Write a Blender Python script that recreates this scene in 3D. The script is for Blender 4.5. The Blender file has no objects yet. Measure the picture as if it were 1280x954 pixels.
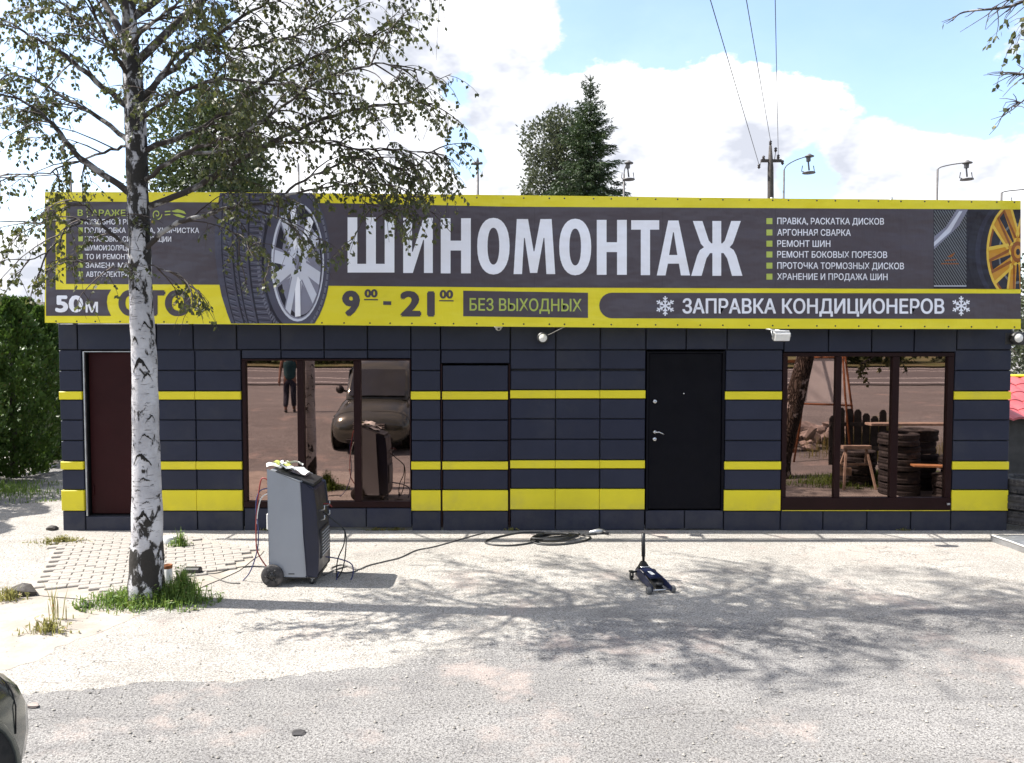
import bpy, math, random
from mathutils import Vector, Matrix, geometry
R = math.radians
random.seed(7)
rnd = random.random
def U(a, b): return a + (b - a) * rnd()
scene = bpy.context.scene
C = scene.collection
# ------------------------------------------------------------------ camera
CAM_H, CAM_Y, PITCH, F = 2.40, -10.0, R(2.5), 960.0
cd = bpy.data.cameras.new('camera'); cam = bpy.data.objects.new('camera', cd); C.objects.link(cam)
cam.location = (0, CAM_Y, CAM_H); cam.rotation_euler = (R(90) - PITCH, 0, 0)
cd.sensor_width = 36; cd.lens = 36 * F / 1280; cd.clip_start = .05; cd.clip_end = 3000
scene.camera = cam
SUN_EL, SUN_AZ = R(52), R(5.2)       # sun to the left (-X) and a little behind the facade (+Y)
ldir = Vector((math.cos(SUN_EL) * math.cos(SUN_AZ), -math.cos(SUN_EL) * math.sin(SUN_AZ), -math.sin(SUN_EL)))
# ------------------------------------------------------------------ measuring helpers: where a sight line meets a plane of the place
def ray(px, py):
    u = (px - 640) / F; v = -(py - 477) / F; c, s = math.cos(PITCH), math.sin(PITCH)
    return Vector((u, c + v * s, -s + v * c))
def P(px, py, Y):
    d = ray(px, py); t = (Y - CAM_Y) / d.y
    return Vector((d.x * t, Y, CAM_H + d.z * t))
def G(px, py, z=0.0):
    d = ray(px, py); t = (z - CAM_H) / d.z
    return Vector((d.x * t, CAM_Y + d.y * t, z))
# ------------------------------------------------------------------ world
w = bpy.data.worlds.new('World'); scene.world = w; w.use_nodes = True
nt = w.node_tree; N = nt.nodes; L = nt.links; N.clear()
out = N.new('ShaderNodeOutputWorld'); bg = N.new('ShaderNodeBackground'); bg.inputs[1].default_value = .15
sky = N.new('ShaderNodeTexSky'); sky.sky_type = 'NISHITA'; sky.sun_disc = False
sky.sun_elevation = SUN_EL; sky.sun_rotation = math.atan2(-ldir.x, -ldir.y); sky.air_density = 1.0; sky.dust_density = 1.6; sky.ozone_density = 1.2
tc = N.new('ShaderNodeTexCoord')
def vm(op, a, b=None):
    n = N.new('ShaderNodeVectorMath'); n.operation = op; L.new(a, n.inputs[0])
    if b is not None:
        if isinstance(b, (tuple, Vector)): n.inputs[1].default_value = b
        else: L.new(b, n.inputs[1])
    return n
def mt(op, a, b=None, c=None, clamp=False):
    n = N.new('ShaderNodeMath'); n.operation = op; n.use_clamp = clamp
    for i, x in enumerate((a, b, c)):
        if x is None: continue
        if isinstance(x, (int, float)): n.inputs[i].default_value = x
        else: L.new(x, n.inputs[i])
    return n.outputs[0]
nrm = vm('NORMALIZE', tc.outputs['Generated']).outputs[0]
stretch = vm('MULTIPLY', nrm, (1, 1, 1.7)).outputs[0]
def wnoise(scale, detail, rough, off, dist=0):
    m_ = vm('ADD', stretch, off).outputs[0]
    n = N.new('ShaderNodeTexNoise'); L.new(m_, n.inputs['Vector']); n.inputs['Scale'].default_value = scale
    n.inputs['Detail'].default_value = detail; n.inputs['Roughness'].default_value = rough; n.inputs['Distortion'].default_value = dist
    return n.outputs['Fac']
n1 = wnoise(3.2, 10, .56, (3.1, 1.7, .4), .15)
n2 = wnoise(14, 8, .6, (1.1, 5.7, 2.4)); n3 = wnoise(5.5, 5, .6, (4.1, 2.7, 8.4))
acc = mt('ADD', n1, mt('MULTIPLY', mt('SUBTRACT', n2, .5), .42))
# where the big cumulus banks stand (+) and where the blue opens up (-)
blobs = [(1040, 30, 150, -.34), (880, -10, 95, -.26), (1130, 70, 80, -.2), (1230, 130, 70, -.2), (600, 70, 40, -.42), (562, 125, 36, -.40), (585, 190, 26, -.34), (690, 88, 40, -.34), (770, 0, 70, -.34), (1000, 212, 30, -.25),
         (80, 120, 110, -.42), (40, 30, 100, -.36), (130, 60, 80, -.32), (20, 220, 60, -.3), (1010, 215, 40, -.13), (590, 190, 30, -.12),
         (620, 20, 80, .25), (650, 150, 80, .26), (900, 130, 120, .26), (1000, 130, 90, .16), (1110, 190, 110, .24), (1250, 60, 50, .18), (1210, 220, 90, .2), (860, 215, 90, .2), (520, 60, 70, .3),
         (450, 220, 110, .3), (330, 60, 90, .16), (300, 180, 120, .2), (30, 300, 120, .22), (740, 60, 60, .1)]
for px, py, r, wt in blobs:
    d = ray(px, py).normalized()
    dp = N.new('ShaderNodeVectorMath'); dp.operation = 'DISTANCE'; L.new(nrm, dp.inputs[0]); dp.inputs[1].default_value = d
    q = mt('DIVIDE', dp.outputs['Value'], r / F * 1.15)
    g = mt('POWER', 2.718, mt('MULTIPLY', mt('MULTIPLY', q, q), -1.0))
    acc = mt('ADD', acc, mt('MULTIPLY', g, wt))
ramp = N.new('ShaderNodeMapRange'); ramp.interpolation_type = 'SMOOTHSTEP'; L.new(acc, ramp.inputs[0])
ramp.inputs[1].default_value = .485; ramp.inputs[2].default_value = .565
thin = N.new('ShaderNodeMapRange'); L.new(n1, thin.inputs[0]); thin.inputs[1].default_value = .3; thin.inputs[2].default_value = .75
thin.inputs[3].default_value = .0; thin.inputs[4].default_value = .12
den = mt('MAXIMUM', ramp.outputs[0], thin.outputs[0])
ccol = N.new('ShaderNodeMix'); ccol.data_type = 'RGBA'
ccol.inputs[6].default_value = (2.15, 2.25, 2.55, 1); ccol.inputs[7].default_value = (4.7, 4.7, 4.75, 1)
cm = N.new('ShaderNodeMapRange'); L.new(n3, cm.inputs[0]); cm.inputs[1].default_value = .38; cm.inputs[2].default_value = .60
L.new(cm.outputs[0], ccol.inputs[0])
mx = N.new('ShaderNodeMix'); mx.data_type = 'RGBA'
L.new(den, mx.inputs[0]); L.new(sky.outputs[0], mx.inputs[6]); L.new(ccol.outputs[2], mx.inputs[7])
L.new(mx.outputs[2], bg.inputs[0]); L.new(bg.outputs[0], out.inputs[0])
# ------------------------------------------------------------------ sun
sl = bpy.data.lights.new('sun', 'SUN'); sl.energy = 5.0; sl.angle = R(.53); sl.color = (1, .955, .89)
so = bpy.data.objects.new('sun', sl); C.objects.link(so); so.rotation_euler = ldir.to_track_quat('-Z', 'Y').to_euler()
vs = scene.view_settings; vs.view_transform = 'Standard'; vs.look = 'None'; vs.exposure = 1.25; vs.gamma = 1.0; vs.use_curve_mapping = False
scene.cycles.max_bounces = 8; scene.cycles.use_denoising = True

# ------------------------------------------------------------------ materials
class M:
    def __init__(s, name, rough=.6, metal=0.0, spec=.5):
        s.m = bpy.data.materials.new(name); s.m.use_nodes = True
        s.nt = s.m.node_tree; s.N = s.nt.nodes; s.L = s.nt.links
        s.b = s.N['Principled BSDF']; s.o = s.N['Material Output']
        s.b.inputs['Roughness'].default_value = rough; s.b.inputs['Metallic'].default_value = metal
        s.b.inputs['Specular IOR Level'].default_value = spec
        s.tc = s.N.new('ShaderNodeTexCoord')
    def noise(s, scale, detail=4, rough=.55, stretch=(1, 1, 1), dist=0, off=(0, 0, 0)):
        mp = s.N.new('ShaderNodeMapping'); s.L.new(s.tc.outputs['Object'], mp.inputs[0]); mp.inputs['Scale'].default_value = stretch; mp.inputs['Location'].default_value = off
        n = s.N.new('ShaderNodeTexNoise'); s.L.new(mp.outputs[0], n.inputs[0]); n.inputs['Scale'].default_value = scale
        n.inputs['Detail'].default_value = detail; n.inputs['Roughness'].default_value = rough; n.inputs['Distortion'].default_value = dist
        return n.outputs['Fac']
    def vor(s, scale, stretch=(1, 1, 1), feature='F1', warp=0):
        mp = s.N.new('ShaderNodeMapping'); s.L.new(s.tc.outputs['Object'], mp.inputs[0]); mp.inputs['Scale'].default_value = stretch
        src = mp.outputs[0]
        if warp:
            n = s.N.new('ShaderNodeTexNoise'); s.L.new(src, n.inputs[0]); n.inputs['Scale'].default_value = 2.5; n.inputs['Detail'].default_value = 6
            a = s.N.new('ShaderNodeVectorMath'); a.operation = 'MULTIPLY_ADD'; s.L.new(n.outputs['Color'], a.inputs[0]); a.inputs[1].default_value = (warp,) * 3; s.L.new(src, a.inputs[2]); src = a.outputs[0]
        v = s.N.new('ShaderNodeTexVoronoi'); s.L.new(src, v.inputs['Vector']); v.inputs['Scale'].default_value = scale; v.feature = feature
        return v.outputs['Distance']
    def rng(s, x, a, b, c=0., d=1., smooth=True):
        n = s.N.new('ShaderNodeMapRange'); s.L.new(x, n.inputs[0])
        if smooth: n.interpolation_type = 'SMOOTHSTEP'
        for i, q in enumerate((a, b, c, d)): n.inputs[i + 1].default_value = q
        return n.outputs[0]
    def math(s, op, a, b=None, clamp=False):
        n = s.N.new('ShaderNodeMath'); n.operation = op; n.use_clamp = clamp
        for i, x in enumerate((a, b)):
            if x is None: continue
            if isinstance(x, (int, float)): n.inputs[i].default_value = x
            else: s.L.new(x, n.inputs[i])
        return n.outputs[0]
    def mix(s, f, a, b, mode='MIX'):
        n = s.N.new('ShaderNodeMix'); n.data_type = 'RGBA'; n.blend_type = mode
        for i, x in ((0, f), (6, a), (7, b)):
            if isinstance(x, (int, float)): n.inputs[i].default_value = x
            elif isinstance(x, tuple): n.inputs[i].default_value = (*x[:3], 1)
            else: s.L.new(x, n.inputs[i])
        return n.outputs[2]
    def sep(s):
        n = s.N.new('ShaderNodeSeparateXYZ'); s.L.new(s.tc.outputs['Object'], n.inputs[0]); return n.outputs
    def col(s, c):
        if isinstance(c, tuple): s.b.inputs['Base Color'].default_value = (*c[:3], 1)
        else: s.L.new(c, s.b.inputs['Base Color'])
        return s
    def rgh(s, r): s.L.new(r, s.b.inputs['Roughness']); return s
    def bump(s, h, strength=.3, dist=.01, nrm=None):
        n = s.N.new('ShaderNodeBump'); s.L.new(h, n.inputs['Height']); n.inputs['Strength'].default_value = strength; n.inputs['Distance'].default_value = dist
        s.L.new(n.outputs[0], s.b.inputs['Normal']); return s
def dk(c, k): return tuple(x * k for x in c)
def simple(name, c, rough=.6, metal=0., scale=6., amt=.18, spec=.5, bump=0., dirt=None, foot=0):
    m = M(name, rough, metal, spec)
    n = m.noise(scale, 6, .62)
    base = m.mix(m.rng(n, .3, .7), dk(c, 1 - amt), dk(c, 1 + amt * .6))
    if dirt: base = m.mix(m.rng(m.noise(scale * .7, 8, .7, off=(3, 2, 1)), .5, .72, 0, dirt[3]), base, dirt[:3])
    if foot: base = m.mix(m.math('MULTIPLY', m.rng(m.sep()[2], .05, .55, foot, 0), m.rng(m.noise(5, 7, .7), .25, .65)), base, (.10, .095, .088))
    m.col(base); m.rgh(m.rng(m.noise(scale * 2.3, 4, .6), .3, .7, max(.02, rough * .8), min(1, rough * 1.15)))
    if bump: m.bump(m.noise(scale * 8, 5, .6), bump, .004)
    return m.m
MT = {}
MT['panel'] = simple('navy_panel_coating', (.0165, .020, .039), .5, 0, 1.4, .12, .25, dirt=(.05, .05, .055, .3), foot=.2)
MT['panel2'] = simple('navy_panel_coating_faded', (.0185, .022, .041), .55, 0, 1.1, .12, .25, dirt=(.055, .055, .058, .35), foot=.25)
MT['yellow'] = simple('yellow_panel_coating', (.68, .58, .022), .42, 0, 1.5, .06, .3, dirt=(.36, .31, .10, .3), foot=.35)
MT['gap'] = simple('dark_joint', (.012, .012, .016), .8)
MT['concrete'] = simple('concrete_base', (.28, .27, .25), .9, 0, 5, .25, .2, .4)
MT['brown'] = simple('brown_door_paint', (.024, .0048, .0055), .5, 0, 1.5, .15, .12, dirt=(.03, .010, .010, .3))
MT['frame'] = simple('brown_window_frame', (.014, .0038, .0042), .45, 0, 2, .15, .15)
MT['blackdoor'] = simple('black_door_coating', (.0035, .0035, .006), .6, 0, 2, .15, .10, .1)
MT['steel'] = simple('brushed_steel', (.55, .55, .56), .28, 1., 20, .1)
MT['galv'] = simple('galvanised_metal', (.42, .43, .44), .45, .8, 8, .2)
MT['rust'] = simple('rusty_metal', (.20, .075, .03), .85, 0, 12, .45, .2, .4)
MT['whitep'] = simple('white_plastic', (.55, .55, .53), .45, 0, 4, .05)
MT['blackp'] = simple('black_plastic', (.014, .014, .015), .5, 0, 8, .2)
MT['rubber'] = simple('tyre_rubber', (.045, .043, .044), .82, 0, 14, .3, .25, .3, dirt=(.16, .145, .13, .75))
MT['greyrub'] = simple('dusty_grey_rubber', (.10, .10, .10), .8, 0, 14, .3)
MT['wood'] = simple('weathered_pale_wood', (.42, .33, .26), .8, 0, 9, .3, .2, .3)
MT['plank'] = simple('fresh_orange_plank', (.50, .25, .11), .7, 0, 9, .25)
MT['darkwood'] = simple('dark_fence_wood', (.035, .034, .032), .85, 0, 7, .3, .2, .3)
MT['machine'] = simple('light_grey_machine_shell', (.27, .285, .31), .38, 0, 2, .05, .5, dirt=(.2, .19, .18, .25))
MT['machnavy'] = simple('dark_blue_machine_cover', (.007, .010, .028), .4, 0, 3, .15)
MT['jackblue'] = simple('dark_blue_jack_paint', (.006, .010, .038), .35, 0, 9, .3, .5, dirt=(.03, .03, .035, .5))
MT['paper'] = simple('paper', (.72, .72, .68), .8, 0, 10, .06)
MT['paperg'] = simple('green_leaflet', (.42, .45, .10), .7, 0, 10, .1)
MT['redhose'] = simple('red_hose', (.22, .025, .022), .5)
MT['bluehose'] = simple('blue_hose', (.03, .035, .12), .5)
MT['lamp'] = simple('lamp_glass', (.75, .74, .70), .2, 0, 10, .05)
MT['stone'] = simple('pale_rubble_stone', (.34, .29, .26), .9, 0, 5, .35, .2, .5)
MT['gravel'] = simple('grey_gravel', (.30, .28, .25), .9, 0, 3, .55, .2)
MT['cable'] = simple('black_cable_rubber', (.016, .016, .016), .55)
MT['graycable'] = simple('grey_cable', (.10, .095, .09), .6)
MT['redroof'] = simple('red_metal_tile', (.42, .075, .08), .4, 0, 3, .2)
MT['shedwall'] = simple('grey_render', (.075, .072, .068), .9, 0, 4, .25, .2, .3)
MT['pole'] = simple('grey_pole_metal', (.10, .095, .095), .6, .2, 6, .25)
MT['polewood'] = simple('dark_pole_wood', (.045, .038, .033), .85, 0, 6, .3)
MT['porcelain'] = simple('brown_porcelain', (.03, .02, .018), .3)
MT['carpaint'] = simple('grey_green_metallic_paint', (.13, .14, .125), .16, .65, .8, .02, .6)
MT['blackhole'] = simple('black_wheel_well', (.006, .006, .006), .9)
MT['headlight'] = simple('headlight_lens', (.62, .64, .66), .12, .3, 8, .2)
MT['carglass'] = simple('dark_car_glass', (.02, .024, .026), .04, 0, 3, .2, .9)
MT['skin'] = simple('tanned_skin', (.22, .11, .075), .6, 0, 8, .1)
MT['teal'] = simple('teal_cotton', (.010, .055, .065), .85, 0, 10, .2)
MT['trouser'] = simple('dark_navy_cloth', (.016, .018, .035), .9, 0, 10, .2)
MT['hair'] = simple('dark_hair', (.02, .014, .01), .7, 0, 20, .3)
MT['road'] = simple('road_asphalt', (.13, .125, .125), .85, 0, 1.2, .18, .3, .3)
MT['paint'] = simple('white_road_paint', (.70, .69, .66), .7, 0, 8, .15)
MT['white'] = simple('white_board', (.70, .70, .70), .6, 0, 2, .1)
MT['sand'] = simple('sandy_dust', (.33, .295, .255), .95, 0, 3, .22, .1, .5)
def print_mat(name, c, rough=.34):
    m = M(name, rough, 0, .4); n = m.noise(.7, 5, .55)
    m.col(m.mix(m.rng(n, .3, .7), dk(c, .93), dk(c, 1.05)))
    # slack vinyl: soft diagonal folds
    a = m.noise(1.1, 3, .5, (1, 1, 2.2)); b = m.noise(5, 3, .5, (1, 1, .35)); h = m.math('ADD', a, m.math('MULTIPLY', b, .22))
    m.bump(h, .8, .085); return m.m
MT['v_yel'] = print_mat('yellow_vinyl_print', (.74, .64, .024))
MT['v_dark'] = print_mat('plum_grey_vinyl_print', (.066, .054, .067))
MT['v_white'] = print_mat('white_vinyl_print', (.79, .80, .86))
MT['v_green'] = print_mat('lime_vinyl_print', (.40, .47, .09))
MT['v_tyre'] = print_mat('tyre_print', (.062, .060, .090))
MT['v_tyre2'] = print_mat('tyre_shade_print', (.13, .13, .17))
MT['v_seam'] = print_mat('welded_seam_print', (.050, .040, .050))
MT['v_tyre3'] = print_mat('dark_tyre_print', (.022, .021, .040))
MT['v_black'] = print_mat('black_print', (.012, .010, .020))
MT['v_silver'] = print_mat('silver_print', (.52, .54, .62))
MT['v_silver2'] = print_mat('silver_shade_print', (.20, .20, .26))
MT['v_gold'] = print_mat('gold_print', (.50, .23, .015))
MT['v_gold2'] = print_mat('gold_shade_print', (.24, .07, .006))
MT['v_goldl'] = print_mat('gold_edge_print', (.66, .44, .05))
MT['v_grey'] = print_mat('grey_print', (.13, .14, .15))
# bronze mirror film on the panes
m = M('bronze_mirror_film', .015, 1.0); m.col((.32, .23, .205)); m.bump(m.noise(.9, 2, .4), .035, .03); MT['mirror'] = m.m
# pavers
m = M('concrete_paver', .9, 0, .2); n = m.noise(2.2, 5, .6)
m.col(m.mix(m.rng(m.noise(60, 4, .7), .35, .7), m.mix(m.rng(n, .3, .7), (.29, .265, .235), (.40, .375, .34)), (.23, .21, .19), 'MIX')); m.bump(m.noise(90, 4, .6), .3, .004); MT['paver'] = m.m
# ground: coarse old asphalt
def ground_mat(name, light, dark, spk, lo, other=None):
    m = M(name, .93, 0, .15)
    big = m.noise(.45, 6, .6, (1, 1.6, 1)); mid = m.noise(3.2, 6, .65, (.6, 1.4, 1)); sp = m.noise(48, 5, .75); v = m.vor(58)
    fine_ = m.noise(75, 3, .7, off=(4, 4, 0)); f2 = m.noise(95, 2, .6); pk = m.noise(.8, 5, .7, off=(7, 3, 0))
    def colr(light, dark, spk, lo):
        c = m.mix(m.rng(big, .32, .68), light, dk(light, .74))
        c = m.mix(m.rng(mid, .46, .66, 0, .75), c, dark)
        c = m.mix(m.rng(sp, .50, .58, 0, spk), c, lo)
        c = m.mix(m.rng(fine_, .56, .62, 0, .6), c, dk(light, 1.5))
        c = m.mix(m.rng(v, .02, .22, .55, 0), c, dk(light, 1.25))
        return m.mix(m.rng(f2, .55, .60, 0, spk), c, lo)
    c = colr(light, dark, spk, lo)
    if other:
        at = m.N.new('ShaderNodeAttribute'); at.attribute_name = 'edge'
        f = m.math('ADD', at.outputs['Fac'], m.math('MULTIPLY', m.math('SUBTRACT', m.noise(1.3, 7, .68, (.7, 1.8, 1)), .5), 1.5))
        c = m.mix(m.rng(f, .38, .66), c, colr(*other))
    c = m.mix(m.rng(pk, .53, .68, 0, .5), c, (.37, .30, .265))
    st = m.math('MULTIPLY', m.rng(m.noise(.7, 6, .66, (1, 1.5, 1), .4, off=(11, 5, 0)), .56, .68), m.rng(m.noise(9, 4, .7), .3, .7, .5, 1))
    c = m.mix(m.math('MULTIPLY', st, .38), c, (.10, .097, .095))      # old oil and damp stains
    ck = m.rng(m.vor(.42, (1, 1.9, 1), 'DISTANCE_TO_EDGE', .9), 0.0, .005, 1, 0)
    ck = m.math('MULTIPLY', ck, m.rng(m.noise(.6, 2, .5, off=(1, 9, 0)), .52, .60))
    c = m.mix(m.math('MULTIPLY', ck, .55), c, (.05, .045, .04)); m.col(c)
    h = m.math('ADD', sp, m.math('MULTIPLY', m.math('SUBTRACT', 1.0, v), .8)); h = m.math('SUBTRACT', h, m.math('MULTIPLY', ck, 1.5))
    m.bump(h, .45, .009); return m
ASPH = ((.258, .250, .240), (.165, .16, .158), .85, (.07, .067, .065))
MT['asphalt'] = ground_mat('old_pale_asphalt', *ASPH).m
MT['apron'] = ground_mat('gravelly_pale_concrete', (.375, .36, .33), (.28, .26, .235), .8, (.15, .135, .12), ASPH).m
# foliage
def leaf_mat(name, c1, c2, c3, tr=.35, scale=9., odd=.72):
    m = M(name, .5, 0, .35)
    n = m.noise(scale, 3, .7); n2_ = m.noise(37, 0, .5)
    c = m.mix(m.rng(n, .35, .65), c1, c2); c = m.mix(m.rng(n2_, odd, odd + .03), c, c3); m.col(c)
    t = m.N.new('ShaderNodeBsdfTranslucent'); m.L.new(m.mix(.5, c, (c2[0] * 1.6, c2[1] * 1.6, c2[2])), t.inputs[0])
    ms = m.N.new('ShaderNodeMixShader'); ms.inputs[0].default_value = tr
    m.L.new(m.b.outputs[0], ms.inputs[1]); m.L.new(t.outputs[0], ms.inputs[2]); m.L.new(ms.outputs[0], m.o.inputs[0]); return m.m
MT['birchleaf'] = leaf_mat('birch_leaf', (.040, .050, .022), (.085, .095, .036), (.28, .20, .04), .34, 9., .75)
MT['thuja'] = leaf_mat('thuja_foliage', (.036, .078, .017), (.082, .14, .028), (.10, .06, .02), .2, 3)
MT['spruce'] = leaf_mat('spruce_needles', (.022, .040, .016), (.045, .075, .026), (.09, .06, .03), .12, 1.2)
MT['poplar'] = leaf_mat('greyish_leaves', (.036, .046, .028), (.070, .082, .048), (.17, .15, .08), .25, 1.5)
MT['darkleaf'] = leaf_mat('dark_green_leaves', (.028, .045, .015), (.060, .080, .028), (.12, .12, .03), .25, 1.2)
MT['grass'] = leaf_mat('grass_blades', (.08, .14, .03), (.16, .24, .05), (.24, .20, .08), .3, 5)
MT['drygrass'] = leaf_mat('dry_weed', (.16, .15, .05), (.26, .25, .09), (.30, .12, .05), .3, 8)
m = M('verge_turf', .95, 0, .1); m.col(m.mix(m.rng(m.noise(.5, 6, .7), .35, .65), (.07, .10, .03), (.20, .17, .10))); m.bump(m.noise(9, 4, .7), .6, .05); MT['turf'] = m.m
# birch bark
m = M('birch_bark', .75, 0, .25); z = m.sep()[2]
len_ = m.rng(m.noise(16, 3, .6, (.55, .55, 4.5)), .60, .66)
pt = m.noise(8.5, 6, .64, (1.1, 1.1, .6), .5); low = m.rng(z, .1, 1.2, .172, 0.); high = m.rng(z, 2.2, 4.0, .03, .205)  # high: upper trunk darkened, shade and lichen put into the bark colour
pat = m.rng(m.math('ADD', m.math('ADD', pt, low), high), .62, .68)
fine = m.rng(m.noise(60, 4, .7, (1, 1, 2)), .62, .72, 0, .5)
base = m.mix(m.rng(m.noise(3, 4, .6), .3, .7), (.54, .53, .54), (.34, .33, .34))
c = m.mix(m.math('MULTIPLY', len_, .75), base, (.10, .09, .085)); c = m.mix(fine, c, (.22, .20, .19)); c = m.mix(pat, c, (.028, .025, .022)); m.col(c)
m.bump(m.math('ADD', m.math('MULTIPLY', pat, -1.), m.math('MULTIPLY', m.noise(30, 5, .7), .7)), .7, .02); MT['bark'] = m.m
MT['scar'] = simple('black_bark_scar', (.022, .020, .018), .9, 0, 40, .4, .2, .6)
m = M('limb_bark', .8, 0, .2); c = m.mix(m.rng(m.noise(7, 5, .6, (1, 1, 1)), .38, .50), (.28, .27, .26), (.045, .038, .034)); m.col(c); m.bump(m.noise(30, 4, .7), .4, .01); MT['limb'] = m.m
MT['twig'] = simple('brown_twig', (.045, .032, .026), .8)
m = M('rough_old_bark', .95, 0, .1); n = m.vor(24, (1, 1, .3), 'DISTANCE_TO_EDGE', .5); c = m.mix(m.rng(n, .0, .18), (.03, .024, .02), (.11, .09, .075)); c = m.mix(m.rng(m.noise(3.5, 4, .6), .60, .64), c, (.5, .46, .44)); m.col(c); m.bump(m.rng(n, 0, .25), 1., .03); MT['oldbark'] = m.m

# ------------------------------------------------------------------ mesh helpers
class MB:
    def __init__(s): s.v = []; s.f = []; s.mi = []; s.sm = []; s.mats = []; s.cur = 0; s.smooth = False
    def mat(s, m):
        m = MT[m] if isinstance(m, str) else m
        if m not in s.mats: s.mats.append(m)
        s.cur = s.mats.index(m); return s
    def add(s, vs_, fs_, smooth=None):
        o = len(s.v); s.v += [tuple(x) for x in vs_]; s.f += [tuple(i + o for i in q) for q in fs_]
        s.mi += [s.cur] * len(fs_); s.sm += [s.smooth if smooth is None else smooth] * len(fs_); return s
    def box(s, x0, x1, y0, y1, z0, z1, ch=0, mtx=None):
        if not ch:
            vs_ = [(x, y, z) for z in (z0, z1) for y in (y0, y1) for x in (x0, x1)]
            fs_ = [(0, 2, 3, 1), (4, 5, 7, 6), (0, 1, 5, 4), (2, 6, 7, 3), (0, 4, 6, 2), (1, 3, 7, 5)]
        else:   # chamfered on every edge
            pts = []
            for sx in (0, 1):
                for sy in (0, 1):
                    for sz in (0, 1):
                        c_ = [(x0, x1)[sx], (y0, y1)[sy], (z0, z1)[sz]]; dd = [ch * (1 - 2 * sx), ch * (1 - 2 * sy), ch * (1 - 2 * sz)]
                        for ax in range(3):
                            q = list(c_)
                            for k in range(3):
                                if k != ax: q[k] += dd[k]
                            pts.append(Vector(q))
            hull = convex(pts); vs_, fs_ = hull
        if mtx: vs_ = [mtx @ Vector(v) for v in vs_]
        return s.add(vs_, fs_, False)
    def cassette(s, x0, x1, z0, z1, yf, yb, c=.006):   # sheet-metal wall cassette facing -Y with rounded front edges
        vs_ = [(x0, yb, z0), (x1, yb, z0), (x1, yb, z1), (x0, yb, z1), (x0, yf + c, z0), (x1, yf + c, z0), (x1, yf + c, z1), (x0, yf + c, z1),
               (x0 + c, yf, z0 + c), (x1 - c, yf, z0 + c), (x1 - c, yf, z1 - c), (x0 + c, yf, z1 - c)]
        fs_ = [(8, 9, 10, 11), (4, 5, 9, 8), (5, 6, 10, 9), (6, 7, 11, 10), (7, 4, 8, 11), (0, 1, 5, 4), (1, 2, 6, 5), (2, 3, 7, 6), (3, 0, 4, 7)]
        return s.add(vs_, fs_, False)
    def tube(s, pts, r, n=6, caps=True, smooth=True):
        pts = [Vector(p) for p in pts]; k = len(pts)
        rs = [r] * k if isinstance(r, (int, float)) else list(r)
        vs_ = []; ref = None
        for i, p in enumerate(pts):
            t = (pts[min(i + 1, k - 1)] - pts[max(i - 1, 0)])
            t = t.normalized() if t.length > 1e-9 else Vector((0, 0, 1))
            if ref is None: ref = t.orthogonal().normalized()
            else:
                ref = ref - t * ref.dot(t); ref = ref.normalized() if ref.length > 1e-6 else t.orthogonal().normalized()
            b = t.cross(ref)
            for j in range(n):
                a = 2 * math.pi * j / n; vs_.append(p + (ref * math.cos(a) + b * math.sin(a)) * rs[i])
        fs_ = [(i * n + j, i * n + (j + 1) % n, (i + 1) * n + (j + 1) % n, (i + 1) * n + j) for i in range(k - 1) for j in range(n)]
        if caps: fs_ += [tuple(range(n - 1, -1, -1)), tuple((k - 1) * n + j for j in range(n))]
        return s.add(vs_, fs_, smooth)
    def lathe(s, prof, c, axis, n=24, smooth=True):    # prof: (radius, height along axis)
        axis = Vector(axis).normalized(); a = axis.orthogonal().normalized(); b = axis.cross(a); c = Vector(c); vs_ = []; k = len(prof)
        for r_, h in prof:
            for j in range(n):
                t = 2 * math.pi * j / n; vs_.append(c + axis * h + (a * math.cos(t) + b * math.sin(t)) * r_)
        fs_ = [(i * n + j, i * n + (j + 1) % n, (i + 1) * n + (j + 1) % n, (i + 1) * n + j) for i in range(k - 1) for j in range(n)]
        return s.add(vs_, fs_, smooth)
    def prism(s, poly, f3, d):   # poly 2-D, f3 maps (u,v,depth)
        n = len(poly); vs_ = [f3(u, v, 0) for u, v in poly] + [f3(u, v, d) for u, v in poly]
        tri = geometry.tessellate_polygon([[Vector((u, v, 0)) for u, v in poly]])
        fs_ = [tuple(t) for t in tri] + [tuple(i + n for i in reversed(t)) for t in tri] + [(i, (i + 1) % n, (i + 1) % n + n, i + n) for i in range(n)]
        return s.add(vs_, fs_, False)
    def build(s, name, parent=None, loc=None, **props):
        me = bpy.data.meshes.new(name); me.from_pydata(s.v, [], s.f)
        for m_ in s.mats: me.materials.append(m_)
        if s.mats: me.polygons.foreach_set('material_index', s.mi)
        me.polygons.foreach_set('use_smooth', s.sm); me.update()
        o = bpy.data.objects.new(name, me); C.objects.link(o)
        if parent: o.parent = parent
        if loc: o.location = loc
        for k, v in props.items(): o[k] = v
        return o
def convex(pts):
    import bmesh
    bm = bmesh.new(); [bm.verts.new(p) for p in pts]; bmesh.ops.convex_hull(bm, input=bm.verts[:]); bm.verts.ensure_lookup_table(); bm.verts.index_update()
    r = [v.co.copy() for v in bm.verts], [tuple(v.index for v in f.verts) for f in bm.faces]; bm.free(); return r
def empty(name, loc, label, cat, group=None, rz=0):
    o = bpy.data.objects.new(name, None); C.objects.link(o); o.location = loc; o.rotation_euler = (0, 0, rz); o.empty_display_size = .2
    o['label'] = label; o['category'] = cat
    if group: o['group'] = group
    return o
def copy_tree(o, parent=None):
    c_ = o.copy(); C.objects.link(c_)
    if parent: c_.parent = parent
    for ch in list(o.children): copy_tree(ch, c_)
    return c_
def tag(o, label, cat, group=None):
    o['label'] = label; o['category'] = cat
    if group: o['group'] = group
    return o

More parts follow.
